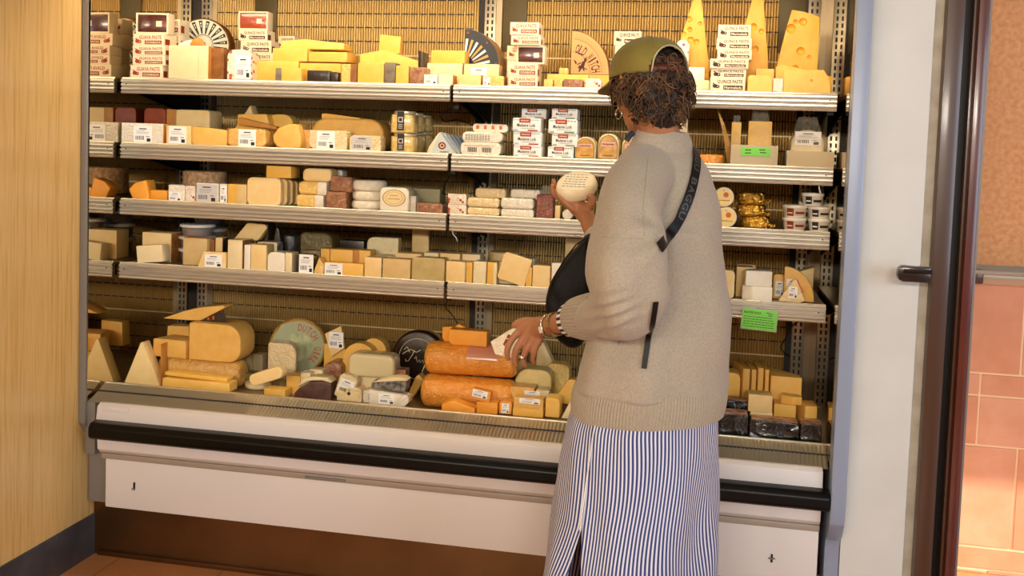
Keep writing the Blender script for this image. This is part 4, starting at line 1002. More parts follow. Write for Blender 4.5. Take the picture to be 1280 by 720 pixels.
place('rr', 3, .010, 245.5, 273, 229, .06, W_white, 'cheese_packet', 'square packet with large grey label in the row beneath the brown wheel', lab=(.02, .95, .02, .95), labm=M_grey_st, group=gp, r=(.03, .03, .06, .06))
place('rr', 3, .014, 275, 284, 230, .05, W_white, 'cheese_packet', 'slim white packet between the grey labelled one and yellow block', lab=(.1, .9, .05, .9), group=gp, r=(.05, .05, .05, .05))
C(3, .012, 285, 308, 230.5, .06, M_yel, 'yellow block with rounded corner left of the broad tan slices', rind='R', rw=.5, rindm=M_tan, bev=.003)
gs = 'broad rounded tan slices on the third shelf'
for i, (a, b_, yt) in enumerate(((309, 351, 222), (318, 359, 223), (326, 366, 224), (333, 372, 225.5))):
    place('rr', 3, .012+i*.03, a, b_, yt, .026, M_tan if i else M_pale, 'cheese_slice', ['front', 'second', 'third', 'hindmost'][i]+' of the broad rounded tan slices standing in a row', r=(.18, .18, .2, .2), bev=.004, group=gs)
C(3, .03, 333, 364, 207.5, .08, M_yel, 'small yellow brick on top of the broad tan slices', on=-4, bev=.004)
gl = 'cream loaves piled on the third shelf'
place('rr', 3, .015, 370, 404, 243.5, .07, W_yel, 'cheese_loaf', 'bottom cream loaf of the pile with fluted right end', r=(.3, .3, .3, .3), rind='R', rw=.3, rindm=M_rw, bev=.008, group=gl)
place('rr', 3, .015, 373, 408, 227, .07, W_yel, 'cheese_loaf', 'middle cream loaf of the pile with fluted right end', on=-1, r=(.3, .3, .3, .3), rind='R', rw=.3, rindm=M_rw, bev=.008, group=gl)
place('rr', 3, .015, 378, 414, 210.5, .07, M_pale, 'cheese_loaf', 'top cream loaf of the pile', on=-1, r=(.3, .3, .3, .45), bev=.01, group=gl)
place('rr', 3, .10, 412, 428, 211.5, .05, M_rw, 'cheese_block', 'fluted white piece behind the top cream loaf', z0=ZS[3], r=(.1, .1, .2, .2))
gb = 'clear boxes of brown dried fruit'
C(3, .012, 408, 433, 240, .07, W_brown, 'lower clear pack of brown dried fruit next to the cream loaves', bev=.004, group=gb)
C(3, .014, 413, 439, 221.5, .07, W_brown, 'upper clear pack of brown dried fruit next to the cream loaves', on=-1, bev=.004, group=gb, ry=.06)
gh = 'white bloomy rounds stacked on the third shelf'
place('disc', 3, .012, 434, 473, 251, .1, M_rw, 'cheese_round', 'bottom white bloomy round of the stack of three', bev=.012, group=gh)
place('disc', 3, .012, 435, 474, 239, .1, M_rw, 'cheese_round', 'middle white bloomy round of the stack of three', on=-1, bev=.012, group=gh)
place('disc', 3, .012, 433, 476, 225.5, .1, M_rw, 'cheese_round', 'top white bloomy round of the stack of three', on=-1, bev=.012, group=gh)
def ovlab(w, h, d):
    q = B(); n = 28
    for s, m, y in ((.40, M_rb, -.0010), (.375, mat('label_cream_gold', '#efd9a0', .4), -.0013), (.30, M_gold_ink, -.0015), (.285, mat('label_cream_gold', '#efd9a0', .4), -.0018)):
        q.add([(w*s*math.cos(2*PI*i/n), y, h*.56+h*s*.86*math.sin(2*PI*i/n)) for i in range(n)], [tuple(range(n))], m)
    scrib(q, -w*.14, h*.64, w*.28, h*.04, M_rb, -.002); scrib(q, -w*.2, h*.5, w*.4, h*.04, M_rb, -.002)
    return [(q, 'oval_label', 'oval cream and gold label')]
place('rr', 3, .012, 475, 511, 234, .07, M_white, 'cheese_block', 'white square cheese with an oval gold label standing on the third shelf', r=(.12, .12, .22, .22), bev=.008, extra=ovlab)
C(3, .04, 513, 520, 245, .04, M_rw, 'tiny white end peeping out right of the oval labelled cheese', bev=.006)
C(3, .14, 516, 550, 236, .08, mat('cheese_grey', '#a59a72', .6), 'dull grey green slab at the back near the shelf joint')
C(3, .013, 521, 553, 254, .09, W_brown, 'brown striped wrapped piece left of the shelf joint', bev=.004)
gk = 'speckled red and white pieces at the joint'
C(3, .012, 560, 583, 256, .07, W_spk, 'lower red speckled piece right of the shelf joint', bev=.004, group=gk)
C(3, .012, 560, 583, 242.5, .07, W_spk, 'upper red speckled piece right of the shelf joint', on=-1, bev=.004, group=gk)
gq = 'film wrapped pale loaves right of the joint'
for a, b_, yt, dy, on, s in ((584, 624, 259.5, .012, None, 'bottom loaf of the left pair of piles'), (584, 624, 247.5, .012, -1, 'second loaf up in the left pair of piles'), (594, 632, 235.5, .02, -1, 'rounded loaf topping the left pair of piles'),
                          (626, 667, 261.5, .012, None, 'bottom crinkled loaf of the right pair of piles'), (626, 667, 248, .012, -1, 'second crinkled loaf up in the right pair of piles'), (638, 675, 237, .03, -1, 'rounded loaf topping the right pair of piles')):
    place('rr', 3, dy, a, b_, yt, .07, W_pale if a < 625 else W_white, 'cheese_loaf', 'film wrapped pale '+s, on=on, r=(.3, .3, .3, .3), bev=.008, group=gq)
place('rr', 3, .02, 671, 692, 243, .05, W_red, 'wrapped_cheese', 'dark red sliced pack inside a clear bag below the raised hand', r=(.05, .05, .1, .1), extra=lambda w, h, d: [((lambda q: q)(bag(w*1.15, h*1.35, d*1.1, None, .5, 4)), 'clear_bag', None)], cat='bagged meat', pname='slices')
C(3, .014, 694, 700, 257, .05, M_pale, 'thin pale slice standing beside the red pack')
gu = 'white speckled logs'
place('roll', 3, .012, 702, 716, 262, .12, M_rw, 'cheese_log', 'white speckled log under the forearm, left one', rz=-.1, group=gu)
place('roll', 3, .016, 718, 732, 263, .12, M_rw, 'cheese_log', 'white speckled log under the forearm, right one', rz=-.1, group=gu)
def rndlab(w, h, d):
    q = B(); n = 24; yy = -.001
    q.add([(w*.44*math.cos(2*PI*i/n), yy, w/2+w*.44*math.sin(2*PI*i/n)) for i in range(n)], [tuple(range(n))], mat('label_yellow', '#f4d27e', .4))
    q.add([(w*.1+w*.13*math.cos(2*PI*i/n), yy-.0004, w*.62+w*.13*math.sin(2*PI*i/n)) for i in range(n)], [tuple(range(n))], M_text_o)
    q.rect(-w*.05, w*.03, w*.8, w*.86, M_blue, yy-.0005); scrib(q, -w*.3, w*.3, w*.6, w*.06, M_rb, yy-.0005); return [(q, 'round_label', 'yellow round label')]
gc_ = 'round boxes with yellow labels'
place('wheel', 3, .012, 893, 924, 259, .035, M_carton, 'round_cheese_box', 'lower round cheese box with yellow label beside the woman', extra=rndlab, bev=.003, group=gc_, full=True, pname='box', cat='packaged cheese')
place('wheel', 3, .012, 892, 919, 234, .035, M_carton, 'round_cheese_box', 'upper round cheese box with yellow label beside the woman', on=-1, extra=rndlab, bev=.003, group=gc_, full=True, pname='box', cat='packaged cheese')
gf = 'gold foil wrapped rounds'
for a, b_, yt, on, s in ((926, 965, 271, None, 'bottom'), (921, 959, 256, -1, 'middle'), (922, 959, 240.5, -1, 'top')):
    place('disc', 3, .012, a, b_, yt, .1, M_foil, 'foil_wrapped_cheese', s+' crumpled gold foil round in the stack of three', on=on, bev=.01, group=gf, extra=lambda w, h, d: [(B().chain([(w*.42, w*.25, h*.3), (w*.55, w*.2, h*.25), (w*.6, w*.2, h*.4)], [.006, .008, .003], M_foil, 7), 'foil_fold', None)])
gt_ = 'small lidded tubs at the right end'
tub(3, .012, 979, 1010, 273, 'red banded lidded tub, lower of the red pair', style='red', group=gt_)
tub(3, .012, 979, 1011, 257, 'red banded lidded tub, upper of the red pair', on=-1, style='red', group=gt_)
tub(3, .014, 1011, 1040, 274, 'black banded lidded tub, bottom of the right column', style='black', group=gt_)
tub(3, .014, 1011, 1041, 259, 'black banded lidded tub, middle of the right column', on=-1, style='black', group=gt_)
tub(3, .03, 1003, 1032, 242, 'black banded lidded tub, topmost of the right column', on=-1, style='black', group=gt_)
b = B(); c = P(1018, 228, DS+.02); pts = [P(1023, 241, DS+.04), P(1021, 232, DS+.02), P(1018, 228, DS+.01)]
tag(cable([P(1023.5, 222, DS+.012), P(1024, 235, DS+.01), P(1025.5, 241, DS+.015)], '', .0022, M_lid).build('cable_tie'), 'white plastic tie hanging above the topmost lidded tub', 'cable tie')
tag(cable([P(567, 286, DS-.004), P(566, 292, DS+.012), P(570, 297, DS+.01), P(572, 302, DS+.012)], '', .0016, M_lid).build('cable_tie'), 'white plastic tie dangling from the middle joint of the third shelf', 'cable tie')
# ================= FOURTH SHELF (4)
C(4, .012, 172, 204, 308.5, .05, M_cream, 'small cream block before the tall pale one on the fourth shelf', ry=-.1, bev=.003)
C(4, .08, 178, 214, 291, .08, M_pale, 'tall pale block with a seam at the left of the fourth shelf', bev=.004, rind='r', rindm=M_rb)
gt4 = 'clear deli tubs stacked on the fourth shelf'
tub(4, .10, 214, 256, 312, 'bottom clear tub of red stew with white lid in the fourth shelf stack', group=gt4)
tub(4, .10, 214, 256, 296.5, 'middle clear tub of red stew with white lid in the fourth shelf stack', on=-1, group=gt4)
tub(4, .10, 216, 257, 281.5, 'upper clear tub of red stew with white lid in the fourth shelf stack', on=-1, group=gt4)
tub(4, .25, 232, 272, 304, 'bottom clear tub in the rear stack behind the tan blocks', group=gt4)
tub(4, .25, 232, 272, 286, 'middle clear tub in the rear stack behind the tan blocks', on=-1, group=gt4)
tub(4, .25, 232, 272, 268, 'topmost clear tub of the rear stack close under the third shelf', on=-1, group=gt4)
C(4, .045, 229, 259, 298, .05, M_tan, 'tan upright block in front of the clear tubs', bev=.003, rind='t')
C(4, .065, 261, 268, 299, .05, M_rb, 'red brown rinded narrow piece right of the tan block')
C(4, .065, 269.5, 278, 297, .05, M_pale, 'thin pale upright slice with dark right edge', rind='r', rindm=M_rk)
place('poly', 4, .012, 247, 283, 315, .025, M_pale, 'cheese_wedge', 'pale wedge with price label leaning at the front of the fourth shelf', pts=[(0, 0), (1, 0), (.98, 1), (.2, 1)], lab=(.26, .86, .05, .85))
C(4, .012, 285, 303, 300, .08, M_cream, 'pale upright block left of the folded slices', bev=.006, rind='r', rindm=M_rb)
C(4, .10, 304, 320, 301, .07, M_rk, 'dark rinded piece behind the pale upright block')
place('poly', 4, .11, 292, 334, 278, .06, M_pale, 'cheese_wedge', 'pale wedge with black rind tilted on top behind the pale blocks', on=[-1], pts=[(0, 0), (.72, 0), (1, .75), (.92, .95), (.42, 1)], rind='r', rindm=M_rk)
C(4, .012, 305.5, 313, 306, .06, M_white, 'white creamy slice standing edge on between pale blocks')
C(4, .012, 314, 333, 306, .06, M_pale, 'pale block with green mouldy right edge', rind='r', rindm=M_herb, bev=.003)
C(4, .08, 322, 346, 303, .05, M_cream, 'cream block with mouldy crust behind the white half round', rind='r', rindm=M_ash)
place('rr', 4, .012, 334.5, 356, 315.5, .07, M_white, 'cheese_block', 'white block with rounded left corner on the fourth shelf', r=(.1, .1, .2, .3), bev=.003)
C(4, .014, 357, 365, 316, .06, M_cream, 'cream cut side piece right of the white block')
place('disc', 4, .16, 346, 371, 293, .2, M_rk, 'whole_cheese', 'black waxed round behind the white block', bev=.01)
place('poly', 4, .14, 334, 354, 283, .02, M_rk, 'cheese_wedge', 'black pointed wedge standing behind the white block', z0=ZS[4], pts=[(0, 0), (1, 0), (.75, .9), (.6, 1)])
place('rr', 4, .2, 372, 415, 291, .09, W_green, 'wrapped_cheese', 'shiny olive brown wrapped loaf at the back of the fourth shelf', r=(.25, .25, .25, .25), bev=.012)
place('rr', 4, .012, 370, 391, 318, .05, M_rk, 'cheese_packet', 'black edged packet with a white barcode label', r=(.1, .1, .2, .2), lab=(.2, 1.05, .02, 1.0), bev=.004)
place('poly', 4, .013, 392, 405, 322, .05, W_yel, 'cheese_wedge', 'small pointed wrapped wedge right of the barcode packet', pts=[(0, .1), (.2, 0), (1, 0), (1, .5), (.5, 1)])
C(4, .07, 376, 400, 313, .05, W_green, 'olive film wrapped piece behind the barcode packet')
C(4, .07, 401, 412, 311, .05, M_yel, 'narrow yellow block behind the small pointed wedge')
C(4, .012, 406, 454, 329, .04, M_gold, 'low golden slab with white label at its left half on the fourth shelf', lab=(.0, .47, .02, .95), labm=M_sticker, bev=.003)
C(4, .06, 413, 441, 312, .06, M_gold, 'golden block behind the low labelled slab', bev=.002)
C(4, .06, 442, 463, 313, .06, M_gold, 'golden block with brown spot behind the labelled slab', bev=.002, rind='L', rw=.35, rindm=M_ro)
C(4, .24, 425, 455, 301, .07, M_rk, 'black low piece deep in the shadow at the back of the fourth shelf', bev=.01)
place('rr', 4, .16, 459, 498, 297, .04, M_vein, 'cheese_block', 'upright slab with dark cracked veins and rounded left top', r=(.02, .02, .04, .22), bev=.003)
C(4, .012, 456, 477, 322, .06, M_pale, 'pale flaky block left of the big square block', rind='r', rindm=M_ash, bev=.002)
C(4, .012, 478.5, 513, 324, .06, M_tan, 'big square tan faced block in the middle of the fourth shelf', bev=.004)
place('rr', 4, .010, 515, 556, 322.5, .06, M_herb, 'cheese_block', 'grey green speckled block with rounded corners next to the joint', r=(.06, .06, .15, .15), bev=.004)
gbk = 'pale slabs lined up behind the front blocks'
for i, (a, b_, yt) in enumerate(((466, 492, 320), (494, 527, 317), (530, 548, 316), (550, 575, 317), (578, 600, 318))):
    C(4, .08, a, b_, yt, .07, M_pale if i % 2 else M_cream, ['first', 'second', 'third', 'fourth', 'fifth'][i]+' pale slab from the left in the row behind the front blocks', bev=.002, group=gbk)
place('poly', 4, .21, 515, 538, 287, .025, M_tan, 'cheese_slab', 'tall thin tan board of cheese standing at the back', pts=[(.05, 0), (1, 0), (.9, 1), (0, 1)])
C(4, .012, 558, 581, 327, .06, M_pale, 'pale block with white right crust over the shelf joint', rind='r', rindm=M_rw, bev=.003)
C(4, .013, 583, 590.5, 328, .06, M_yel, 'thin yellow slice right of the white crusted block')
C(4, .012, 592, 608, 327, .06, M_vein, 'blue veined upright block right of the joint', bev=.002)
C(4, .012, 609.5, 621, 328, .06, M_yel, 'yellow block with dark spots beside the blue veined one', bev=.002, rind='R', rw=.3, rindm=M_vein)
place('rr', 4, .008, 621, 657, 322, .03, M_pale, 'cheese_slice', 'tilted smooth pale square slice leaning out of the row', r=(.12, .06, .06, .14), ry=.26, bev=.004)
C(4, .055, 624, 646, 328, .05, M_cream, 'cream block hidden behind the tilted square slice')
C(4, .012, 658, 665, 334, .05, M_yel, 'narrow yellow slice right of the tilted square')
place('rr', 4, .012, 666, 688, 332, .06, M_pale, 'cheese_block', 'pale block with light round patch near the black bag', r=(.05, .05, .1, .1), bev=.005)
C(4, .012, 690, 706, 329, .07, M_white, 'white block peeping out behind the black bag', rind='l')
place('disc', 4, .2, 607, 645, 316, .2, M_tan, 'whole_cheese', 'tan round lying behind the tilted square slice', bev=.008)
C(4, .2, 650, 668, 323, .06, M_vein, 'small veined piece behind the row near the black bag', bev=.005)
C(4, .2, 707, 728, 298, .04, M_tan, 'tan upright board at the back behind the black bag')
# right part of shelf 4
C(4, .2, 921, 945, 331, .03, M_tan, 'tan slab standing at the back right of the woman', rind='t', rindm=M_ro)
place('rr', 4, .03, 905, 919, 338, .05, M_pale, 'cheese_half', 'rounded pale half showing beside the sweater on the fourth shelf', r=(.1, .35, .45, .1), bev=.005)
C(4, .09, 921, 942, 334, .06, M_pale, 'pale upright block behind the two white bricks', bev=.002)
place('plan', 4, .012, 928, 966, 358.5, .07, M_white, 'cheese_brick', 'lower white brick with tan left side on the fourth shelf', pts=[(.35, 0), (1, .05), (1, .8), (.2, 1), (0, .3)], rind=None, bev=.003)
place('plan', 4, .014, 931, 966, 339, .07, M_white, 'cheese_brick', 'upper white brick lying on the lower white one', on=-1, pts=[(.05, 0), (1, .12), (.95, .75), (.2, 1), (0, .4)], bev=.003)
def qlab(w, h, d):
    s = sticker(w*.6, h*.62, M_paper, 9); q = B(); q.add([(v.x-w*.35, v.y-.001, v.z+h*.1) for v in s.v], s.f, M_paper); q.m = [q.mi(s.mats[i]) for i in s.m]; return [(q, 'price_label', None)]
place('rr', 4, .10, 967, 985, 343, .03, M_gouda, 'cheese_half', 'golden half with barcode label between white bricks and the quarter wheel', r=(.05, .05, .45, .2), extra=qlab)
quart = [(0, 0), (1, 0)]+[(math.cos(math.radians(a)), math.sin(math.radians(a))) for a in range(9, 91, 9)]
place('poly', 4, .06, 981, 1020, 334, .03, M_gouda, 'quarter_wheel', 'golden quarter wheel standing upright with its arc to the right', pts=quart, lab=(.08, .42, .3, .64), rind=None)
place('poly', 4, .125, 972, 1018, 333, .05, M_tan, 'cheese_slab', 'brown backed slab rising behind the quarter wheel', pts=[(0, 0), (1, 0), (1, 1), (0, .62)])
place('poly', 4, .014, 981, 1008, 348, .02, W_pale, 'cheese_wedge', 'small film wrapped wedge with red edge and label leaning on the quarter wheel', pts=[(-.25, .05), (.75, 0), (1, .12), (.55, 1), (.42, .95)], lab=(.2, .62, .2, .66), rind=None, extra=lambda w, h, d: [(B().prism([(w*.02, h*.98), (w*.10, h*.96), (w*.40, h*.45), (w*.34, h*.43)], .003, M_text_o, 0, T(0, -.0015, 0)), 'red_edge', None)])
# green sign hanging from the fourth rail
A = P(929, 383, DS-.012); Cc = P(972, 391, DS-.012); D_ = P(927, 408, DS-.012)
w = Cc.x-A.x; hh = A.z-D_.z; b = B()
b.box(-w/2-.003, w/2+.003, 0, .0015, -hh-.003, .003, mat('sign_holder', '#c9c4b4', .3, alpha=.5), .001)
g = B(); g.box(-w/2, w/2, -.0012, 0, -hh, 0, M_green, .0004); g.text('ROOTED ROCK', -w*.46, -hh*.24, w*.5, hh*.12, M_plum, -.0016)
rd = random.Random(4)
for i in range(5):
    x = -w*.46; z_ = -hh*(.40+i*.12)
    while x < w*.36: t = w*rd.uniform(.03, .09); g.rect(x, x+t, z_, z_+hh*.035, M_plum, -.0016); x += t+w*.02
for x_, z_ in ((.18, .14), (.25, .2), (.24, .28)): g.rect(w*x_, w*(x_+.12), -hh*z_, -hh*(z_-.03), M_plum, -.0016)
e = empty('price_sign', ((A.x+Cc.x)/2, DS-.014, (A.z+Cc.z)/2), (0, .05, 0))
b.build('holder', parent=e); g.build('sign_card', parent=e); B().box(-.012, .012, -.001, .001, 0, .03, M_clear).build('clip', parent=e)
tag(e, 'bright green handwritten price sign hanging from the fourth shelf rail', 'sign')

# ================= BASKET (5)
def K(x0, x1, yt, yb, d, m, label, kind='blk', name='cheese_block', dy='auto', **o):
    return place(kind, 5, dy, x0, x1, yt, d, m, name, label, yb=yb if o.get('on') is None else None, **o)
K(155, 201, 428, 482, .05, M_pale, 'pale triangular cheese standing on edge at the left of the basket', 'poly', 'cheese_wedge', pts=[(0, 0), (1, 0), (.5, 1), (.45, 1)], rind='r')
K(203, 287, 476, 487, .06, M_gold, 'long flat golden stick slab along the basket lip', name='cheese_slab', dy=-.045)
K(206, 284, 470, 487, .05, M_yel, 'thin yellow slab lying on the long golden slab', name='cheese_slab', dy=-.03, on=-1, ry=.03)
place('log', 5, .08, 194, 298, 449, .1, W_gold, 'wrapped_cheese', 'long film wrapped golden loaf under the big cut gouda', bev=.02)
w0 = len(LAST)-1
place('plan', 5, .07, 191, 234, 424, .10, M_gouda, 'gouda_wedge', 'golden gouda wedge at the left of the big cut gouda', on=w0, pts=[(0, 0), (1, -.1), (1, .8), (.2, 1)], bev=.008)
place('rr', 5, .06, 236, 301, 405, .12, M_gouda, 'gouda_half', 'big cut gouda with rounded right end resting on the wrapped loaf', on=w0, r=(.05, .35, .42, .06), bev=.012)
w1 = len(LAST)-1
place('poly', 5, .19, 208, 236, 407, .05, M_gouda, 'gouda_wedge', 'darker gouda piece filling behind the two cut goudas', z0=LAST[w0]['top']+.001, pts=[(0, 0), (1, 0), (1, 1), (.05, .97)])
place('poly', 5, .09, 203, 282, 379, .08, M_gouda, 'gouda_slice', 'long gouda slice with dark label side tilted on top of the big gouda', on=w1, pts=[(0, .0), (.45, 0), (.62, .05), (1, .88), (.96, 1), (.6, .78), (.35, .52)], bev=.004,
      extra=lambda w, h, d: [((lambda q: [q.add([((.60-.5)*w, -.001, h*.03), ((1.03-.5)*w, -.001, h*.03), ((.98-.5)*w, -.001, h*.75)], [(0, 1, 2)], M_rk), q.rect(w*.22, w*.25, h*.1, h*.25, M_text_o, -.0015), q.rect(w*.3, w*.33, h*.15, h*.35, M_text_o, -.0015)] and q)(B()), 'printed_label', 'dark printed label')])
K(297, 316, 444, 464, .05, M_cream, 'small cream wedge right of the big gouda', 'poly', 'cheese_wedge', pts=[(0, 0), (1, 0), (.95, .5), (.75, 1), (.0, .75)])
K(317, 328, 443, 464, .05, M_cream, 'small cream block between the cream wedge and slices stack')
def dutch(w, h, d):
    q = B(); y = -.0012; n = 48; R = w/2*.90
    def ring(r, m, yy, r2=0):
        q.add([(r*math.cos(2*PI*i/n), yy, w/2+r*math.sin(2*PI*i/n)) for i in range(n)], [tuple(range(n))], m)
    ring(R, mat('label_sage', '#b9bd8c', .3, coat=.6), y); ring(R*.55, mat('label_cream2', '#e8dfa8', .3, coat=.6, var=(22, '#9db06e', .9)), y-.0004)
    arc_text(q, 'DUTCH', 0, w/2, R*.76, 92, 22, R*.27, M_text_o, y-.0006, .8); arc_text(q, 'GIRL', 0, w/2, R*.76, 2, -52, R*.27, M_text_o, y-.0006, .8)
    return [(q, 'round_label', 'green and cream round label with orange letters')]
place('wheel', 5, .31, 336, 404, 402, .08, W_gold, 'whole_cheese', 'round wheel with sage green DUTCH GIRL label leaning at the basket back', extra=dutch, bev=.022, rz=.35, rx=-.1)
gsl = 'pale wrapped slices next to the round label wheel'
for i in range(3):
    place('rr', 5, .16+i*.022, 327+i*2.2+8, 370, 429-i*1.5, .018, W_pale, 'wrapped_cheese', ['front', 'middle', 'rear'][i]+' film wrapped square slice leaning before the green labelled wheel', r=(.1, .3, .35, .1), bev=.004, group=gsl)
K(300, 332, 480, 488, .07, M_cream, 'low film wrapped cream round at the lip left of the pointed log', 'disc', 'cheese_round', bev=.01)
K(304, 340, 468, 484, .06, W_green, 'olive wrapped piece beneath the pale sausage shaped wedge', name='wrapped_cheese')
place('rr', 5, -.045, 313, 356, 467, .045, M_pale, 'cheese_wedge', 'pale sausage shaped wedge tilted up to the right', yb=482, r=(.45, .45, .45, .45), ry=-.36, bev=.006, dz=-.006)
tag(B().box(-.04, .04, 0, .06, 0, .03, M_yel, .003).build('cheese_slab', loc=(LAST[-1]['o'].location.x, LAST[-1]['Y']+.06, ZS[5])), 'small yellow slab tucked behind the tilted sausage shaped wedge', 'cheese')
K(341, 357, 473, 490, .05, W_green, 'olive and red labelled piece beneath the tilted pale wedge')
K(358, 375, 470, 493, .06, M_gold, 'golden upright block at the lip left of the purple brown half round')
K(376, 388, 466, 492, .06, W_pale, 'small film wrapped piece between golden block and purple half round', dy=.06)
K(387, 403, 462, 478, .05, M_cream, 'small pale cube behind the purple half round', dy=.10)
K(368, 414, 472, 499, .06, mat('purple_rind', '#4a2e28', .4, coat=.6, var=(30, '#6a4a40', .8)), 'purple brown half round with white rim at the basket front', 'poly', 'cheese_half', pts=[(0, .0), (1, 0), (1, .78), (.75, .86), (.4, .78), (.12, .45), (0, .2)], extra=lambda w, h, d: [(B().prism([(-w*.42, h*.52), (-w*.1, h*.84), (w*.25, h*.90), (w*.5, h*.82), (w*.38, h*1.02), (0, h*1.03), (-w*.25, h*.9)], d, M_cream, .002, T(0, .001, 0)), 'white_rim', 'creamy white upper rim')])
K(405, 427, 453, 480, .08, W_brown, 'brown spotted wrapped round behind the crinkled white wedge', 'rr', 'wrapped_cheese', r=(.2, .2, .4, .4), dy=.14)
w2 = len(LAST)-1
place('poly', 5, .24, 405, 432, 430, .08, M_yel, 'cheese_wedge', 'yellow block supporting the labelled pointed wedge', pts=[(0, 0), (1, 0), (1, .9), (0, 1)])
place('poly', 5, .22, 406, 431, 407, .016, M_pale, 'cheese_wedge', 'pointed pale wedge with white barcode label standing above the pile', z0=LAST[w2]['top']+.0, pts=[(.35, 0), (1, .32), (.8, 1), (0, .72)], lab=(.22, .95, .3, .8), dy_=0)
gE = 'smooth rounded golden end pieces at the back'
place('rr', 5, .24, 452, 483, 423, .05, M_gold, 'cheese_end', 'rear right smooth rounded golden end piece', r=(.1, .1, .5, .5), bev=.012, group=gE)
place('rr', 5, .185, 429, 470, 429, .05, M_gold, 'cheese_end', 'front left smooth rounded golden end piece', r=(.1, .1, .5, .5), bev=.012, group=gE)
K(421, 452, 484, 502, .06, W_pale, 'low pale wrapped piece at the lip below the speckled pale round', 'rr', 'wrapped_cheese', r=(.1, .1, .4, .4))
K(454, 461, 488, 503, .05, W_white, 'small white wrapped end at the lip')
place('rr', 5, .05, 417, 440, 470, .05, W_pale, 'wrapped_cheese', 'crinkled white labelled wedge leaning under the speckled pale round', r=(.1, .1, .3, .3), lab=(.1, .9, .2, .8), ry=.3)
place('rr', 5, .11, 440, 484, 470, .05, M_cream, 'cheese_block', 'cream block carrying the speckled pale round')
place('rr', 5, .08, 435, 493, 443, .08, mat('wrapped_specked_pale', '#e6d6a4', .4, coat=1, cr=.08, spots=(60, '#9a8350', .03), bump=(26, .8, .012), coatbump=1, coatonly=1), 'wrapped_cheese', 'big speckled pale roll in shiny film in the middle of the basket', on=-1, r=(.28, .28, .32, .3), bev=.014)
K(461, 511, 489, 507, .05, W_white, 'low white film wrapped wedge with label at the basket lip', 'poly', 'wrapped_cheese', pts=[(0, 0), (.9, 0), (1, .3), (.98, .8), (0, 1)], lab=(.25, .65, .1, .8), dy=-.045)
place('poly', 5, -.04, 463, 509, 471, .05, M_ash, 'cheese_wedge', 'wedge with grey ash coating and white top lying on the film wrapped wedge', on=-1, pts=[(0, .1), (.95, 0), (1, .8), (.7, .95), (.05, .55)], extra=lambda w, h, d: [(B().prism([(-w*.49, h*.50), (w*.2, h*.74), (w*.5, h*.82), (w*.38, h*1.0), (w*.1, h*.96)], .052, M_cream, .001, T(0, -.001, 0)), 'white_top', 'creamy white top')])
K(489, 507, 462, 476, .05, W_brown, 'brown block with white end sticking out behind the ash wedge', dy=.10)
def truf(w, h, d):
    q = B(); n = 56; y = -.0012
    def ring(r, r2, m): q.add([(w/2*rr_*math.cos(2*PI*i/n), y, w/2+w/2*rr_*math.sin(2*PI*i/n)) for rr_ in (r, r2) for i in range(n)], [(i, (i+1) % n, (i+1) % n+n, i+n) for i in range(n)], m)
    ring(.70, .685, M_cream); ring(.86, .85, M_rb)
    s = w/2; P_ = lambda pts: q.tube([(u*s, y, w/2+v*s) for u, v in pts], s*.014, M_cream, 5)
    P_([(-.55, .12), (-.42, .22), (-.25, .30), (-.05, .22), (.12, .32)]); P_([(-.12, .28), (-.2, .1), (-.32, -.1), (-.42, -.12), (-.44, -.04)]); P_([(-.5, .28), (-.42, .38), (-.35, .3), (-.3, .2)])
    P_([(-.1, 0), (-.04, .08), (-.02, -.02), (.02, -.12), (.1, -.02), (.12, -.12), (.22, -.02), (.24, -.14)]); P_([(.22, -.4), (.38, -.1), (.42, 0), (.34, -.02), (.26, -.3), (.2, -.55)]); P_([(.45, -.3), (.55, -.2), (.5, -.4), (.65, -.3)])
    return [(q, 'printed_face', 'black face with cream script and thin rings')]
place('wheel', 5, .29, 486, 556, 406, .07, W_brown if False else mat('black_wax', '#221611', .3, coat=1, bump=(14, .5, .01), coatbump=1, coatonly=1), 'whole_cheese', 'black wheel with cream script lettering at the back of the basket', extra=truf, bev=.012, rz=-.12, rx=-.12)
K(511, 530, 468, 498, .05, M_gold, 'golden wedge tilted between the ash wedge and orange rolls', 'poly', 'cheese_wedge', pts=[(0, .2), (.3, 0), (1, .75), (.65, 1), (.45, .9)])
place('log', 5, .03, 524, 641, 475, .1, W_oran, 'orange_roll', 'lower thick orange film wrapped roll in the basket', bev=.024)
w3 = len(LAST)-1
place('log', 5, .04, 529, 644, 433, .1, W_oran, 'orange_roll', 'upper thick orange film wrapped roll with pink label, tilted slightly', on=w3, bev=.024, ry=-.02,
      extra=lambda w, h, d: [(B().lathe([(h/2+.0006, -w*.02), (h/2+.0006, w*.32)], 20, mat('label_pink', '#e8a890', .3, alpha=.55, coat=1), T(0, h/2, h/2) @ RY(PI/2), PI*.95, PI*1.45), 'pink_label', 'translucent pink label')])
w4 = len(LAST)-1
place('rr', 5, .05, 561, 609, 411, .05, M_oran, 'cheese_block', 'front orange cut block on top of the upper orange roll', on=w4, r=(.35, .05, .08, .05), bev=.004, dz=-.006)
place('poly', 5, .105, 553, 600, 405, .03, M_oran, 'cheese_block', 'rear orange cut block with sloping top on the upper orange roll', z0=LAST[w4]['top']-.016, pts=[(.1, 0), (1, 0), (1, .55), (.42, 1), (.35, .85), (0, .8), (0, .3)])
gfr = 'orange pieces at the basket front below the rolls'
K(552, 594, 501, 516, .05, M_oran, 'low orange wedge under the lower roll at the lip', 'poly', 'cheese_wedge', dy=-.05, pts=[(0, 0), (1, 0), (1, .45), (.35, 1), (0, .55)], group=gfr)
K(596, 622, 503, 517, .04, M_oran, 'orange block with pink wrapper below the labelled pack', dy=-.05, group=gfr)
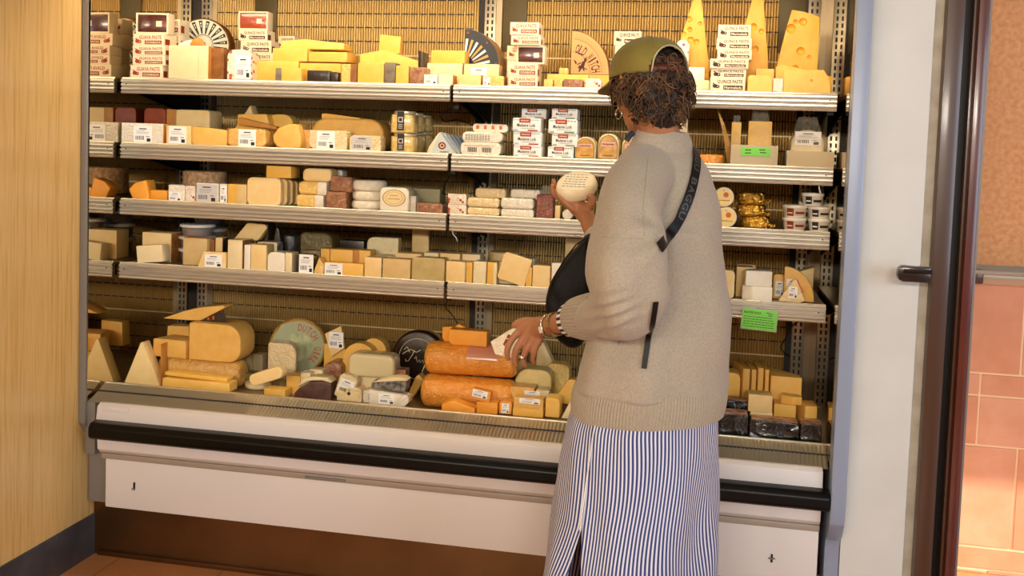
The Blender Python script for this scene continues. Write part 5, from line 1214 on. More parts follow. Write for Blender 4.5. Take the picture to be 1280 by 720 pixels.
K(624, 640, 501, 518, .05, W_oran, 'orange wrapped wedge with white sticker beside the labelled pack', 'poly', 'cheese_wedge', dy=-.05, pts=[(0, 0), (1, 0), (1, .9), (.3, 1), (0, .8)], group=gfr, lab=(.2, .8, .1, .8))
place('rr', 5, -.055, 588, 612, 489, .03, W_oran, 'cheese_pack', 'orange pack with white barcode sticker lying tilted at the basket front', on=-2, r=(.08, .08, .08, .08), lab=(.05, .85, .3, .98), ry=.16, dz=-.001)
# swiss in the basket
K(644, 690, 462, 505, .08, M_swiss if False else cheese('swiss_pale', '#e9cf86', '#dcbf70', spots=(26, '#a87f35', .05)), 'pale half of holey cheese in the right of the basket', 'rr', 'cheese_half', r=(.05, .05, .3, .4), dy=.13, bev=.008)
K(683, 712, 455, 500, .06, W_yel, 'film wrapped pale piece right of the holey half', 'rr', 'wrapped_cheese', dy=.215, r=(.1, .1, .3, .3))
K(638, 668, 484, 506, .07, W_gold, 'brown edged wrapped piece in front of the holey half', dy=.045, name='wrapped_cheese')
K(670, 686, 488, 506, .06, W_pale, 'crinkled white wrapped piece in front of the holey half', dy=.045, name='wrapped_cheese', lab=(-.9, .3, .4, .9))
gst = 'flat labelled slabs stacked at the basket lip'
K(641, 679, 511, 521, .05, M_yel, 'lower flat yellow slab of the stack of two at the lip', name='cheese_slab', dy=-.055, group=gst)
place('blk', 5, -.055, 642, 679, 498, .05, W_gold, 'cheese_slab', 'upper flat slab with brown crust band and white sticker at the lip', on=-1, group=gst, lab=(.2, .9, .5, 1.0))
K(682, 700, 498, 522, .07, M_gold, 'golden rounded upright piece by the skirt', 'rr', 'cheese_block', dy=-.05, r=(.1, .1, .35, .2))
K(690, 712, 501, 524, .03, M_cream, 'small white pointed wedge at the lip by the skirt', 'poly', 'cheese_wedge', dy=-.085+.02, pts=[(0, 0), (1, 0), (1, .6), (.65, 1)]) if False else None
K(702, 724, 503, 524, .04, M_cream, 'small white pointed wedge at the lip next to the skirt', 'poly', 'cheese_wedge', dy=-.05, pts=[(0, 0), (1, 0), (1, .6), (.45, 1)])
K(690, 724, 474, 505, .05, M_yel, 'big yellow triangular wedge partly behind the sweater', 'poly', 'cheese_wedge', dy=.05, pts=[(0, 0), (1, 0), (1, 1), (.6, 1)])
K(668, 700, 428, 480, .05, M_pale, 'tall pale wedge pointing up left behind the wrist', 'poly', 'cheese_wedge', dy=.35, pts=[(0, 0), (1, 0), (.98, .25), (.35, 1), (.15, .95)])
K(645, 682, 452, 470, .04, M_pale, 'pale flat wedge below the hand', 'poly', 'cheese_wedge', dy=.30, pts=[(0, 0), (1, 0), (.95, .3), (.1, 1)])
# right of the woman
gw_ = 'tall golden wedges fanned at the basket back'
def fanw(x0, x1, yt, dy, rz, label, d=.14):
    place('plan', 5, dy, x0, x1, yt, d, M_gold, 'cheese_wedge', label, pts=[(0, 0), (1, 0), (rz[1], 1), (rz[0], 1)], group=gw_, bev=.003)
K(903, 926, 466, 498, .08, M_gold, 'rounded golden piece showing right of the sweater hem', 'rr', 'cheese_block', dy=.12, r=(.05, .1, .35, .1))
fanw(929, 938, 461, .16, (-1.3, .1), 'first tall golden wedge from the left in the fanned row'); fanw(940, 946, 462, .16, (-1.3, .2), 'second tall golden wedge from the left in the fanned row'); fanw(948, 955, 460, .16, (-.75, .3), 'third tall golden wedge from the left in the fanned row')
fanw(957, 962, 462, .155, (-1, .3), 'fourth tall golden wedge from the left in the fanned row'); 
place('plan', 5, .13, 964, 1003, 471, .15, M_gold, 'cheese_wedge', 'broad golden wedge closing the fanned row on the right', pts=[(0, 0), (1, 0), (.9, .35), (0, 1), (-.06, .95)], group=gw_, bev=.003)
place('blk', 5, .05, 905, 1003, 504, .07, M_blkbag, 'black_tray', 'glossy black tray holding the pale bricks behind the lip', name_=0, cat='tray') if False else None
def bb_(x0, x1, yt, dy, d, label, on=None, z0=None):
    o = place('rr', 5, dy, x0, x1, yt, d, M_blkbag, 'black_package', label, on=on, z0=z0, r=(.2, .2, .2, .2), group='shiny black packages at the basket front', cat='package', extra=lambda w, h, d: [(B().box(-w*.46, w*.46, .003, d*.8, h, h+.0015, mat('pack_pinkish', '#b98a72', .4, var=(40, '#5a2a20', .9)), .0005), 'printed_top', 'pinkish printed top face')]); return o
bb_(900, 936, 518, -.05, .08, 'shiny black package at the lip, left one below')
bb_(937, 1000, 527, -.055, .075, 'shiny black package at the lip, long middle one')
bb_(1001, 1028, 530, -.055, .075, 'shiny black package at the lip, right one')
bb_(905, 938, 501, .045, .07, 'shiny black package with pinkish top, in the rear at the left')
K(968, 995, 506, 524, .07, M_gold, 'low golden brick under the leaning brick', dy=.05)
K(969, 1000, 488, 520, .06, M_gold, 'flat golden slab behind the leaning brick', dy=.125) if False else None
place('blk', 5, .03, 938, 966, 515.5, .07, M_pale, 'cheese_brick', 'lower pale brick of the pair stacked behind the black packages', bev=.003)
place('blk', 5, .03, 936, 966, 494, .07, M_pale, 'cheese_brick', 'upper pale brick of the pair stacked behind the black packages', on=-1, bev=.003)
place('plan', 5, .05, 977, 1003, 496, .06, M_gold, 'cheese_brick', 'golden brick resting askew on the low golden brick', on=-3, pts=[(0, .3), (.55, 0), (1, .1), (.9, .7), (.1, 1)], bev=.003)
place('plan', 5, .045, 1004, 1022, 508, .09, M_gold, 'cheese_brick', 'upright golden brick at the far right near the mirrored end', pts=[(.15, 0), (1, .05), (.9, 1), (-.3, .9)], bev=.003)
# ------------------------------------------------------------ the woman
YPn = 2.55
def evalmesh(b, mods, mats=None, smooth=True):
    me = b.mesh('tmp'); o = bpy.data.objects.new('tmp', me); COL.objects.link(o)
    for t, kw in mods:
        md = o.modifiers.new('m', t)
        for a, v in kw.items(): setattr(md, a, v)
    dg = bpy.context.evaluated_depsgraph_get(); dg.update(); r = bpy.data.meshes.new_from_object(o.evaluated_get(dg))
    bpy.data.objects.remove(o)
    for p in r.polygons: p.use_smooth = smooth
    return r
def addmesh(me, name, parent, m=None):
    if m: me.materials.clear(); me.materials.append(m)
    o = bpy.data.objects.new(name, me); COL.objects.link(o); o.parent = parent
    o.matrix_parent_inverse = parent.matrix_basis.inverted() if parent else Matrix(); return o
pc = P(812, 480, YPn)
woman = empty('person', (pc.x, YPn, 0))
tag(woman, 'woman in oatmeal sweater, striped skirt and green cap reaching into the cheese case', 'person')
def wp(b, name, ang=60):
    o = b.build(name, parent=woman, ang=ang); o.matrix_parent_inverse = woman.matrix_basis.inverted() if False else Matrix.Translation((-pc.x, -YPn, 0)); return o
def wpm(me, name, m=None):
    if m: me.materials.clear(); me.materials.append(m)
    o = bpy.data.objects.new(name, me); COL.objects.link(o); o.parent = woman; o.matrix_parent_inverse = Matrix.Translation((-pc.x, -YPn, 0)); return o
# head frame
TH = math.radians(52); PD = math.radians(13)
fh = Vector((-math.cos(TH)*math.cos(PD), math.sin(TH)*math.cos(PD), -math.sin(PD))); lh = Vector((0, 0, 1)).cross(fh).normalized(); uh = fh.cross(lh)
Hc = P(809, 104, YPn)
HM = Matrix.Translation(Hc) @ Matrix((fh, lh, uh)).transposed().to_4x4()
def H(x, y, z): return HM @ Vector((x, y, z))
TT = math.radians(48); lt = Vector((-math.sin(TT), -math.cos(TT), 0)); ft = Vector((-math.cos(TT), math.sin(TT), 0))
body = B(); SK = M_skin
# head
I3 = HM.to_3x3().to_4x4()
def hb(c, r, rot=None): body.blob(H(*c), r, SK, I3 @ (rot or Matrix()), 16)
hb((-.008, 0, .002), (.094, .074, .092)); hb((.028, 0, -.035), (.058, .060, .062)); hb((.035, 0, -.075), (.045, .048, .045)); hb((.058, 0, -.103), (.024, .026, .018))
hb((.050, .035, -.045), (.026, .022, .026)); hb((.050, -.035, -.045), (.026, .022, .026)); hb((.066, 0, .020), (.024, .052, .018))
body.chain([H(.080, 0, .005), H(.094, 0, -.018), H(.106, 0, -.036)], [.008, .009, .011], SK, 10)
for s in (1, -1):
    body.chain([H(.092, s*.008, -.038), H(.088, s*.016, -.040)], [.007, .006], SK, 8)
    body.chain([H(.088, s*.004, -.066), H(.080, s*.024, -.067)], [.006, .004], SK, 8); body.chain([H(.086, s*.004, -.075), H(.079, s*.022, -.074)], [.006, .004], SK, 8)
    body.blob(H(.076, s*.031, -.002), (.011, .014, .010), SK, I3, 8)
    body.chain([H(.000, s*.074, .008), H(-.012, s*.084, .010), H(-.016, s*.085, -.010), H(-.004, s*.079, -.032)], [.007, .006, .006, .007], SK, 8)
nk = P(829, 196, YPn+.01)
body.chain([H(-.018, 0, -.05), H(-.018, 0, -.10), P(829, 172, YPn+.005), nk], [.052, .047, .045, .050], SK, 20)
# trunk, hips, legs under the clothes
hip = Vector((pc.x, YPn, .94)); chest = Vector((nk.x-.005, YPn+.01, 1.30))
body.chain([nk, chest, (pc.x+.01, YPn, 1.12), hip], [.052, .115, .11, .135], SK, 22)
for s in (1, -1):
    hj = hip+lt*(s*.085); kn = Vector((hj.x-.03, hj.y+.04, .50)); an = Vector((hj.x-.01, hj.y, .09))
    body.chain([hj, (hj+kn)/2, kn, kn*.6+an*.4+Vector((.01, -.01, 0)), an], [.088, .078, .054, .052, .036], SK, 18)
    body.chain([an, an+ft*.06+Vector((0, 0, -.045)), an+ft*.15+Vector((0, 0, -.062))], [.034, .030, .020], SK, 12)
# left arm (near) and hand
sh = P(802, 222, 2.44); el = P(788, 380, 2.31); wr = P(684, 408, 2.60)
body.chain([nk, (nk+sh)/2+Vector((0, 0, .0)), sh, (sh+el)/2, el], [.05, .05, .05, .045, .038], SK, 16)
fa = P(728, 396, 2.50)
body.chain([el, (el+fa)/2, fa, wr], [.038, .042, .034, .0245], SK, 18)
def Hn(px, py, dy=0, Y=2.64): return P(px, py, Y+dy)
# palm as overlapping metacarpal sweeps
wk = Hn(681, 409, -.03)
for a, b_ in (((672, 403, .0), (651, 412, .012)), ((673, 408, -.008), (657, 419, -.004)), ((674, 412, -.012), (665, 425, -.012)), ((675, 415, -.010), (672, 428, -.012))):
    body.chain([wk, Hn(*a), Hn(*b_)], [.022, .0165, .0125], SK, 14)
body.chain([wr, wk, Hn(668, 415, -.002)], [.0245, .024, .020], SK, 16)
FG = [([(651, 412, .012), (640, 424, .006), (634, 437, .004), (635, 448, .012)], [.0115, .0098, .0085, .0075]),
      ([(657, 419, -.004), (647, 434, -.010), (643, 447, -.004), (645, 456, .004)], [.0118, .0100, .0088, .0076]),
      ([(665, 425, -.012), (657, 439, -.016), (654, 450, -.008), (657, 457, .002)], [.0112, .0096, .0084, .0074]),
      ([(672, 428, -.012), (668, 440, -.014), (666, 449, -.006), (668, 454, .002)], [.0098, .0084, .0074, .0066])]
for pts, rs in FG: body.chain([Hn(*p) for p in pts], rs, SK, 12)
body.chain([Hn(675, 405, .0), Hn(663, 402, .016), Hn(652, 402, .024), Hn(643, 406, .024)], [.0165, .0130, .0108, .0088], SK, 12)
# right arm raised, palm under the round cheese
shr = P(846, 232, 2.66); elr = P(790, 335, 2.76); wr2 = P(734, 272, 2.86)
body.chain([nk, shr, (shr+elr)/2, elr], [.045, .04, .042, .036], SK, 14)
body.chain([elr, P(752, 300, 2.82), wr2], [.036, .035, .0245], SK, 16)
YR = 2.88
def Hr(px, py, dy=0): return P(px, py, YR+dy)
body.chain([wr2, Hr(725, 261, 0), Hr(715, 252, .0)], [.0245, .026, .024], SK, 16)
body.chain([Hr(722, 262), Hr(710, 250, .02), Hr(704, 243, .03)], [.022, .018, .012], SK, 12)
for pts, rs in (([(716, 256, .035), (704, 247, .055), (694, 236, .060), (692, 226, .055)], [.012, .0098, .0086, .0076]),
                ([(712, 257, .015), (700, 248, .030), (692, 240, .035), (691, 232, .030)], [.0122, .0100, .0090, .0078]),
                ([(714, 258, -.004), (705, 250, .002), (698, 243, .004), (696, 238, .004)], [.0118, .0100, .0088, .0076]),
                ([(718, 262, -.018), (710, 256, -.022), (704, 250, -.020), (700, 246, -.014)], [.0105, .0088, .0078, .0068])):
    body.chain([Hr(*p) for p in pts], rs, SK, 12)
body.chain([Hr(730, 262, -.006), Hr(738, 256, -.028), Hr(741, 249, -.036), Hr(737, 245, -.040)], [.016, .0125, .0105, .0088], SK, 12)
bme = evalmesh(body, [('REMESH', dict(mode='VOXEL', voxel_size=.0034)), ('SMOOTH', dict(factor=.5, iterations=3))])
bo = wpm(bme, 'body', M_skin)

# ---- sweater
M_knit = mat('oatmeal_knit', '#b0a390', .9, var=(260, '#988b78', .6), sheen=.25, bump=(420, .5, .002))
M_knit2 = mat('oatmeal_rib', '#ab9e8a', .9, var=(260, '#94876f', .5), sheen=.2, bump=(420, .4, .002))
def ringc(py, L, R, Y=YPn, z=None):
    A = P(L, py, Y); Cc = P(R, py, Y); S_ = (Cc.x-A.x)/2; return ((A+Cc)/2, S_)
RG = [(176, 792, 864, .9), (186, 787, 868, .9), (198, 776, 878, .9), (214, 772, 889, .86), (240, 776, 899, .84), (280, 778, 906, .84), (330, 770, 910, .88), (380, 755, 912, .94), (430, 733, 912, 1), (462, 722, 911, 1), (484, 718, 909, 1)]
def loft(b, rings, m, n=96, rib=0, ribn=0, cap=True, th=TT, wob=0):
    vs = []; fs = []; lt_ = Vector((-math.sin(th), -math.cos(th), 0)); ft_ = Vector((-math.cos(th), math.sin(th), 0))
    for c, S_, q in rings:
        for i in range(n):
            a = 2*PI*i/n; r = 1+rib*math.cos(ribn*a)
            vs.append(c+lt_*(1.105*S_*math.cos(a)*r)+ft_*(.883*S_*math.sin(a)*r*q))
    k = len(rings)
    for j in range(k-1):
        for i in range(n): fs.append((j*n+i, j*n+(i+1) % n, (j+1)*n+(i+1) % n, (j+1)*n+i))
    if cap: fs.append(tuple(range(n))[::-1]); fs.append(tuple((k-1)*n+i for i in range(n)))
    return b.add(vs, fs, m)
sw = B(); rings = []
for y, L_, R_, q in RG: c, S_ = ringc(y, L_, R_); rings.append((c, S_, q))
loft(sw, rings[::-1], M_knit)
# left sleeve, puffy and pushed up
s0 = P(812, 214, 2.50)
sl = [s0, P(794, 240, 2.40), P(785, 290, 2.31), P(780, 340, 2.26), P(783, 376, 2.27), P(764, 394, 2.37), P(738, 399, 2.46)]
sw.chain(sl, [.068, .082, .088, .092, .078, .062, .050], M_knit, 28)
sw.chain([P(801, 366, 2.28), P(786, 388, 2.32), P(754, 403, 2.42)], [.058, .056, .046], M_knit, 20)
# right sleeve
sw.chain([P(846, 214, 2.60), P(838, 240, 2.70), P(812, 300, 2.76), P(780, 320, 2.79), P(755, 303, 2.82)], [.07, .085, .085, .07, .052], M_knit, 24)
sme = evalmesh(sw, [('REMESH', dict(mode='VOXEL', voxel_size=.0055)), ('SMOOTH', dict(factor=.5, iterations=3))])
# folds
sme.update()
nrm_ = [v.normal.copy() for v in sme.vertices]
for v in sme.vertices:
    p = v.co; n_ = nrm_[v.index]
    px, py = proj(p)
    t = max(0, min(1, (1.45-p.z)/.3))
    f1 = noise.noise(Vector((p.x*9, p.y*9, p.z*1.8)))*.025*t
    f2 = noise.noise(Vector((p.x*5+p.z*8, p.y*5, p.z*7-p.x*6+4)))*.013*(1-.4*t)
    # armpit creases fan out from the back of the arm
    dx, dy = px-832, py-290; rr_ = math.hypot(dx, dy); an = math.atan2(dy, dx)
    f3 = .0045*math.sin(an*6+.6)*math.exp(-((rr_-34)/22)**2) if p.y < 2.6 else 0
    # horizontal bunching at the elbow
    f4 = .006*math.sin(py*.42+px*.1)*math.exp(-((px-765)/26)**2-((py-392)/26)**2)
    v.co = p+n_*(f1+f2+f3+f4)
sme.update()
swo = wpm(sme, 'sweater', M_knit)
bvh = BVHTree.FromPolygons([v.co.copy() for v in sme.vertices], [tuple(p.vertices) for p in sme.polygons])
def onsw(px, py, off=.004):
    d = ray(px, py).normalized(); h_ = bvh.ray_cast(CAM, d)
    if h_[0] is None: return None
    n_ = h_[1]; n_ = n_ if n_.dot(d) < 0 else -n_
    return h_[0]+n_*off, n_
# knitted seams of the sleeve
q = B()
for path in ([(810, 196), (807, 225), (804, 255), (804, 280), (806, 298)], [(752, 296), (766, 297.5), (780, 298), (794, 298), (806, 298)]):
    pts = []
    for i in range(len(path)-1):
        for t in range(6):
            h_ = onsw(path[i][0]+(path[i+1][0]-path[i][0])*t/6, path[i][1]+(path[i+1][1]-path[i][1])*t/6, .0004)
            if h_: pts.append(h_[0])
    q.tube(pts, .0011, M_knit2, 5)
wp(q, 'sleeve_seam')
# standing collar
cl = B(); cr_ = [ringc(y, L_, R_) for y, L_, R_ in ((188, 786, 869), (180, 789, 867), (171, 793, 865), (165, 797, 862), (163, 800, 860), (165, 803, 857), (176, 803, 857))]
loft(cl, [(c, S_, .92) for c, S_ in cr_], M_knit, 72, cap=False)
for i, v in enumerate(cl.v): cl.v[i] = v+Vector((0, 0, .010*((v.x-828/1000)*0)+.012*noise.noise(v*6)))
cl.f = [f[::-1] for f in cl.f]; wp(cl, 'collar')
# ribbed hem and cuff
hm = B(); rr2 = []
for y, L_, R_ in ((477, 721.5, 907.5), (484, 718.5, 908.5), (492, 716.5, 908.5), (502, 715.5, 907), (511, 715.5, 905), (515, 716.5, 904)):
    c, S_ = ringc(y, L_, R_); rr2.append((c, S_, 1))
loft(hm, rr2[::-1], M_knit2, 900, .006, 150, cap=False); 
for (c, S_, q) in rr2: pass
hem_in = [(c, S_*.93, q) for c, S_, q in rr2]
loft(hm, [rr2[-1], hem_in[-1], hem_in[0]], M_knit2, 900, .004, 150, cap=False)
for i in range(len(hm.v)):   # soft waves so the hem hangs
    v = hm.v[i]; hm.v[i] = v+Vector((v.x-pc.x, v.y-YPn, 0)).normalized()*noise.noise(Vector((v.x*9, v.y*9, v.z*1.8)))*.010
wp(hm, 'hem_rib')
def cuff(a, b_, ra, rb, name, m):
    t = (b_-a).normalized(); u = t.cross(Vector((0, 0, 1))).normalized(); w_ = t.cross(u); q = B(); n = 200; vs = []; fs = []
    prof = [(0, ra*.8), (0, ra), (.3, ra*1.05), (.7, (ra+rb)/2*1.03), (1, rb), (1.0, rb*.82), (.6, rb*.8)]
    for s_, r in prof:
        for i in range(n):
            an = 2*PI*i/n; k_ = r*(1+.022*math.cos(40*an)); vs.append(a+(b_-a)*s_+u*(k_*math.cos(an))+w_*(k_*math.sin(an)))
    for j in range(len(prof)-1):
        for i in range(n): fs.append((j*n+i, j*n+(i+1) % n, (j+1)*n+(i+1) % n, (j+1)*n+i))
    q.add(vs, fs, m); return wp(q, name)
cuff(P(750, 396, 2.43), P(721, 397, 2.51), .057, .050, 'cuff', M_knit2)
cuff(P(760, 308, 2.815), P(750, 296, 2.83), .052, .046, 'cuff', M_knit2)
# striped shirt cuff peeping out
M_shirt = mat('shirt_stripe', '#e6e2dc', .8)
def stripe_nodes(m, base, dark, count):
    nt = m.node_tree; N = nt.nodes; L = nt.links; b = N['Principled BSDF']
    uv = N.new('ShaderNodeUVMap'); sp = N.new('ShaderNodeSeparateXYZ'); L.new(uv.outputs[0], sp.inputs[0])
    mu = N.new('ShaderNodeMath'); mu.operation = 'MULTIPLY'; mu.inputs[1].default_value = count; L.new(sp.outputs[0], mu.inputs[0])
    fr_ = N.new('ShaderNodeMath'); fr_.operation = 'FRACT'; L.new(mu.outputs[0], fr_.inputs[0])
    lt_ = N.new('ShaderNodeMath'); lt_.operation = 'LESS_THAN'; lt_.inputs[1].default_value = .53; L.new(fr_.outputs[0], lt_.inputs[0])
    mx = N.new('ShaderNodeMix'); mx.data_type = 'RGBA'; mx.inputs[6].default_value = lin(base); mx.inputs[7].default_value = lin(dark); L.new(lt_.outputs[0], mx.inputs[0]); L.new(mx.outputs[2], b.inputs['Base Color'])
q = B(); ca = P(724, 398, 2.50); cb = P(714, 400, 2.53); tt = (cb-ca).normalized(); u_ = tt.cross(Vector((0, 0, 1))).normalized(); w_ = tt.cross(u_); M_nv = mat('ink_navy', '#23283c', .7)
n = 72
for i in range(n):
    a0 = 2*PI*i/n; a1 = 2*PI*(i+1)/n; fv = []
    for s_, r in ((0, .046), (1, .0445)):
        for a_ in (a0, a1): fv.append(ca+(cb-ca)*s_+u_*(r*math.cos(a_))+w_*(r*math.sin(a_)))
    q.add(fv, [(0, 1, 3, 2)], M_shirt if (i//2) % 2 else M_nv)
wp(q, 'shirt_cuff')
q = B(); c0 = H(.0, .0, -.118)
pts = [onsw(792, 167, -.002), None]
q.tube([P(783, 176, 2.50), P(786, 171, 2.50), P(791, 166, 2.51)], .007, M_nv, 8); wp(q, 'shirt_collar')

# ---- skirt
M_skirt = mat('striped_cotton', '#e9e9ec', .8, sheen=.1); stripe_nodes(M_skirt, '#dedde4', '#2f3f78', 136)
SR = [(470, 728, 896), (500, 721, 897), (525, 714, 897), (560, 708, 897), (610, 700, 896), (660, 692, 895), (720, 683, 894), (780, 674, 893), (840, 668, 893)]
rs = []
for i in range(len(SR)-1):
    for t in range(6):
        s_ = t/6; y = SR[i][0]*(1-s_)+SR[i+1][0]*s_; L_ = SR[i][1]*(1-s_)+SR[i+1][1]*s_; R_ = SR[i][2]*(1-s_)+SR[i+1][2]*s_; rs.append(ringc(y, L_, R_))
def skirt(sc=1.0):
    n = 420; vs = []; uvs = []; fs = []; a0 = math.radians(-20)
    for c, S_ in rs:
        z = c.z; gap = max(0, min(1, (.60-z)/.22))*math.radians(15)
        dn = max(0, min(1, (.95-z)/.5))
        for i in range(n+1):
            u = i/n; a = a0+gap*.7+(2*PI-gap)*u
            f_ = 1+dn*(.035*math.sin(a*5+1.0)+.022*math.sin(a*9+z*4))
            # diagonal drag folds
            f_ += .016*math.sin(a*6+z*17)*(1-dn*.4)+.008*math.sin(a*14-z*22)
            lip = .010*math.exp(-((u)/.02)**2)*max(0, min(1, (.60-z)/.2))-.0*dn
            p = c+lt*(1.105*S_*math.cos(a)*f_*sc)+ft*(.883*S_*math.sin(a)*f_*sc); p += (lt*math.cos(a)+ft*math.sin(a))*lip
            vs.append(p); uvs.append((u+.006*math.sin(z*14+a*2), z))
    k = len(rs)
    for j in range(k-1):
        for i in range(n): fs.append((j*(n+1)+i, (j+1)*(n+1)+i, (j+1)*(n+1)+i+1, j*(n+1)+i+1))
    me = bpy.data.meshes.new('skirt'); me.from_pydata(vs, [], fs); uv = me.uv_layers.new(name='UVMap')
    for lp_ in me.loops: uv.data[lp_.index].uv = uvs[lp_.vertex_index]
    me.materials.append(M_skirt)
    for p in me.polygons: p.use_smooth = True
    return me
sk = wpm(skirt(), 'skirt'); md = sk.modifiers.new('s', 'SOLIDIFY'); md.thickness = .0015
# placket seam beside the slit
q = B(); sp_ = []
for j, (c, S_) in enumerate(rs):
    if j % 3: continue
    a = math.radians(-20); sp_.append(c+lt*(1.105*S_*math.cos(a)*1.03)+ft*(.883*S_*math.sin(a)*1.03))
for i in range(len(sp_)-1):
    if sp_[i+1].z > .58 and i > 1: q.tube([sp_[i], sp_[i+1]], .0022, M_shirt, 6)
wp(q, 'skirt_seam')
# shoes
for s in (1, -1):
    hj = hip+lt*(s*.085); an = Vector((hj.x-.01, hj.y, 0)); q = B(); R = Matrix((ft, lt, Vector((0, 0, 1)))).transposed().to_4x4()
    out = [(-.06, -.025), (-.045, -.036), (.02, -.034), (.10, -.046), (.16, -.042), (.19, -.015), (.185, .02), (.15, .042), (.08, .040), (.02, .033), (-.045, .036), (-.06, .025)]
    q.plan(out, .022, M_lid, .004, T(an.x, an.y, 0) @ R); q.plan([(x*.96, y*.94) for x, y in out[2:-2]]+[(-.055, .028), (-.055, -.028)], .05, M_blk, .02, T(an.x, an.y, .021) @ R); wp(q, 'shoe')

# ---- cap
M_cap = mat('olive_twill', '#8b7c36', .85, var=(12, '#7a6c2a', .7), bump=(300, .25, .001), sheen=.1)
cp_ = B(); NA, NE = 72, 22; vs = []; fs = []; idx = {}
zr_ = .012
PC = math.radians(5); fc = Vector((-math.cos(TH)*math.cos(PC), math.sin(TH)*math.cos(PC), -math.sin(PC))); uc = fc.cross(lh)
CM = Matrix.Translation(Hc) @ Matrix((fc, lh, uc)).transposed().to_4x4()
def HC(x, y, z): return CM @ Vector((x, y, z))
def capp(az, e, g=1.0):
    # e 0 rim .. 1 top
    th = e*PI/2; bulge = 1+.05*math.sin(e*PI)
    return HC((-.006+.108*math.cos(th)**.85*math.cos(az)*bulge*g), .090*math.cos(th)**.85*math.sin(az)*bulge*g, zr_+.098*math.sin(th)*g)
for j in range(NE+1):
    for i in range(NA):
        vs.append(capp(2*PI*i/NA, j/NE))
for j in range(NE):
    for i in range(NA):
        if j == NE-1: break
        az = 2*PI*(i+.5)/NA; db = abs(((az-PI+PI) % (2*PI))-PI)   # distance from the back
        e = (j+.5)/NE
        if db < .62 and e < .46*math.sqrt(max(0, 1-(db/.62)**2)): continue
        fs.append((j*NA+i, j*NA+(i+1) % NA, (j+1)*NA+(i+1) % NA, (j+1)*NA+i))
fs.append(tuple((NE-1)*NA+i for i in range(NA))); vs = vs[:NE*NA]; cp_.add(vs, fs, M_cap)
capme = evalmesh(cp_, [('SOLIDIFY', dict(thickness=.003, offset=1.0)), ('SMOOTH', dict(factor=.4, iterations=2))])
cap_e = empty('cap_pivot') if False else None
q_ = bmesh.new(); q_.from_mesh(capme); bmesh.ops.delete(q_, geom=[v for v in q_.verts if not v.link_faces], context='VERTS'); q_.to_mesh(capme); q_.free()
capo = wpm(capme, 'cap', M_cap)
def cw(b, name):
    o = b.build(name, ang=60); o.parent = capo; return o
# brim
b = B(); vs = []; fs = []; nb, nr = 30, 10
for i in range(nb+1):
    az = math.radians(-62+124*i/nb); e0 = capp(az, 0); inn = CM.inverted() @ e0
    L_ = .075*max(0, math.cos(az*1.42))**.6+.004
    for j in range(nr+1):
        t = j/nr; x = inn.x+L_*t; y = inn.y*(1+.08*t); z = inn.z-.004-.20*L_*t-1.6*inn.y**2*t
        vs.append(HC(x, y, z))
for i in range(nb):
    for j in range(nr): fs.append((i*(nr+1)+j, i*(nr+1)+j+1, (i+1)*(nr+1)+j+1, (i+1)*(nr+1)+j))
b.add(vs, fs, M_cap); bmesh_ = evalmesh(b, [('SOLIDIFY', dict(thickness=.004, offset=0))]); o = bpy.data.objects.new('brim', bmesh_); COL.objects.link(o); o.parent = capo
b = B()
for k in range(6):
    az = 2*PI*(k+.5)/6+.0
    pts = [capp(az, e/10, 1.036) for e in range(0 if k not in (2, 3) else 4, 11)]; b.tube(pts, .0011, M_cap, 5)
b.disc(.007, .006, M_cap, .003, 14, CM @ T(-.006, 0, zr_+.100)); 
arch = []
for i in range(25):
    db = -.62+1.24*i/24; e = .46*math.sqrt(max(0, 1-(db/.62)**2)); arch.append(capp(PI+db, e, 1.036))
b.tube(arch, .0024, mat('cap_trim', '#b9b184', .8), 6); cw(b, 'seams')
b = B(); pts = [capp(PI+db/10*.075*10, .05, 1.03) for db in range(-9, 10)]
vs = []; fs = []
for p in pts: vs += [p-uh*.007, p+uh*.009]
for i in range(len(pts)-1): fs.append((2*i, 2*i+2, 2*i+3, 2*i+1))
b.add(vs, fs, mat('leather_brown', '#5c2c18', .5)); lm = evalmesh(b, [('SOLIDIFY', dict(thickness=.002, offset=0))]); o = bpy.data.objects.new('back_strap', lm); COL.objects.link(o); o.parent = capo; o['label'] = 'brown leather back strap'
# ---- hair
M_hair = mat('brown_hair', '#2c180b', .45, var=(26, '#7c5632', .8)); M_hair2 = mat('hair_base', '#1d1008', .6)
hr = B(); rd = random.Random(11)
hb_ = B()
for c, r in (((-.030, 0, .01), (.085, .086, .075)), ((-.062, 0, -.040), (.048, .075, .060)), ((-.012, .052, -.022), (.052, .036, .042)), ((-.012, -.052, -.022), (.052, .036, .042)), ((-.058, 0, -.085), (.036, .052, .044))):
    hb_.blob(H(*c), r, M_hair2, I3, 14)
hme = evalmesh(hb_, [('REMESH', dict(mode='VOXEL', voxel_size=.006)), ('SMOOTH', dict(factor=.5, iterations=4))])
nrm_ = [v.normal.copy() for v in hme.vertices]
for v in hme.vertices: v.co += nrm_[v.index]*(.006*noise.noise(v.co*60)+.004*noise.noise(v.co*130))
base_vs = [v.co.copy() for v in hme.vertices]; hr.add(base_vs, [tuple(p.vertices) for p in hme.polygons], M_hair2)
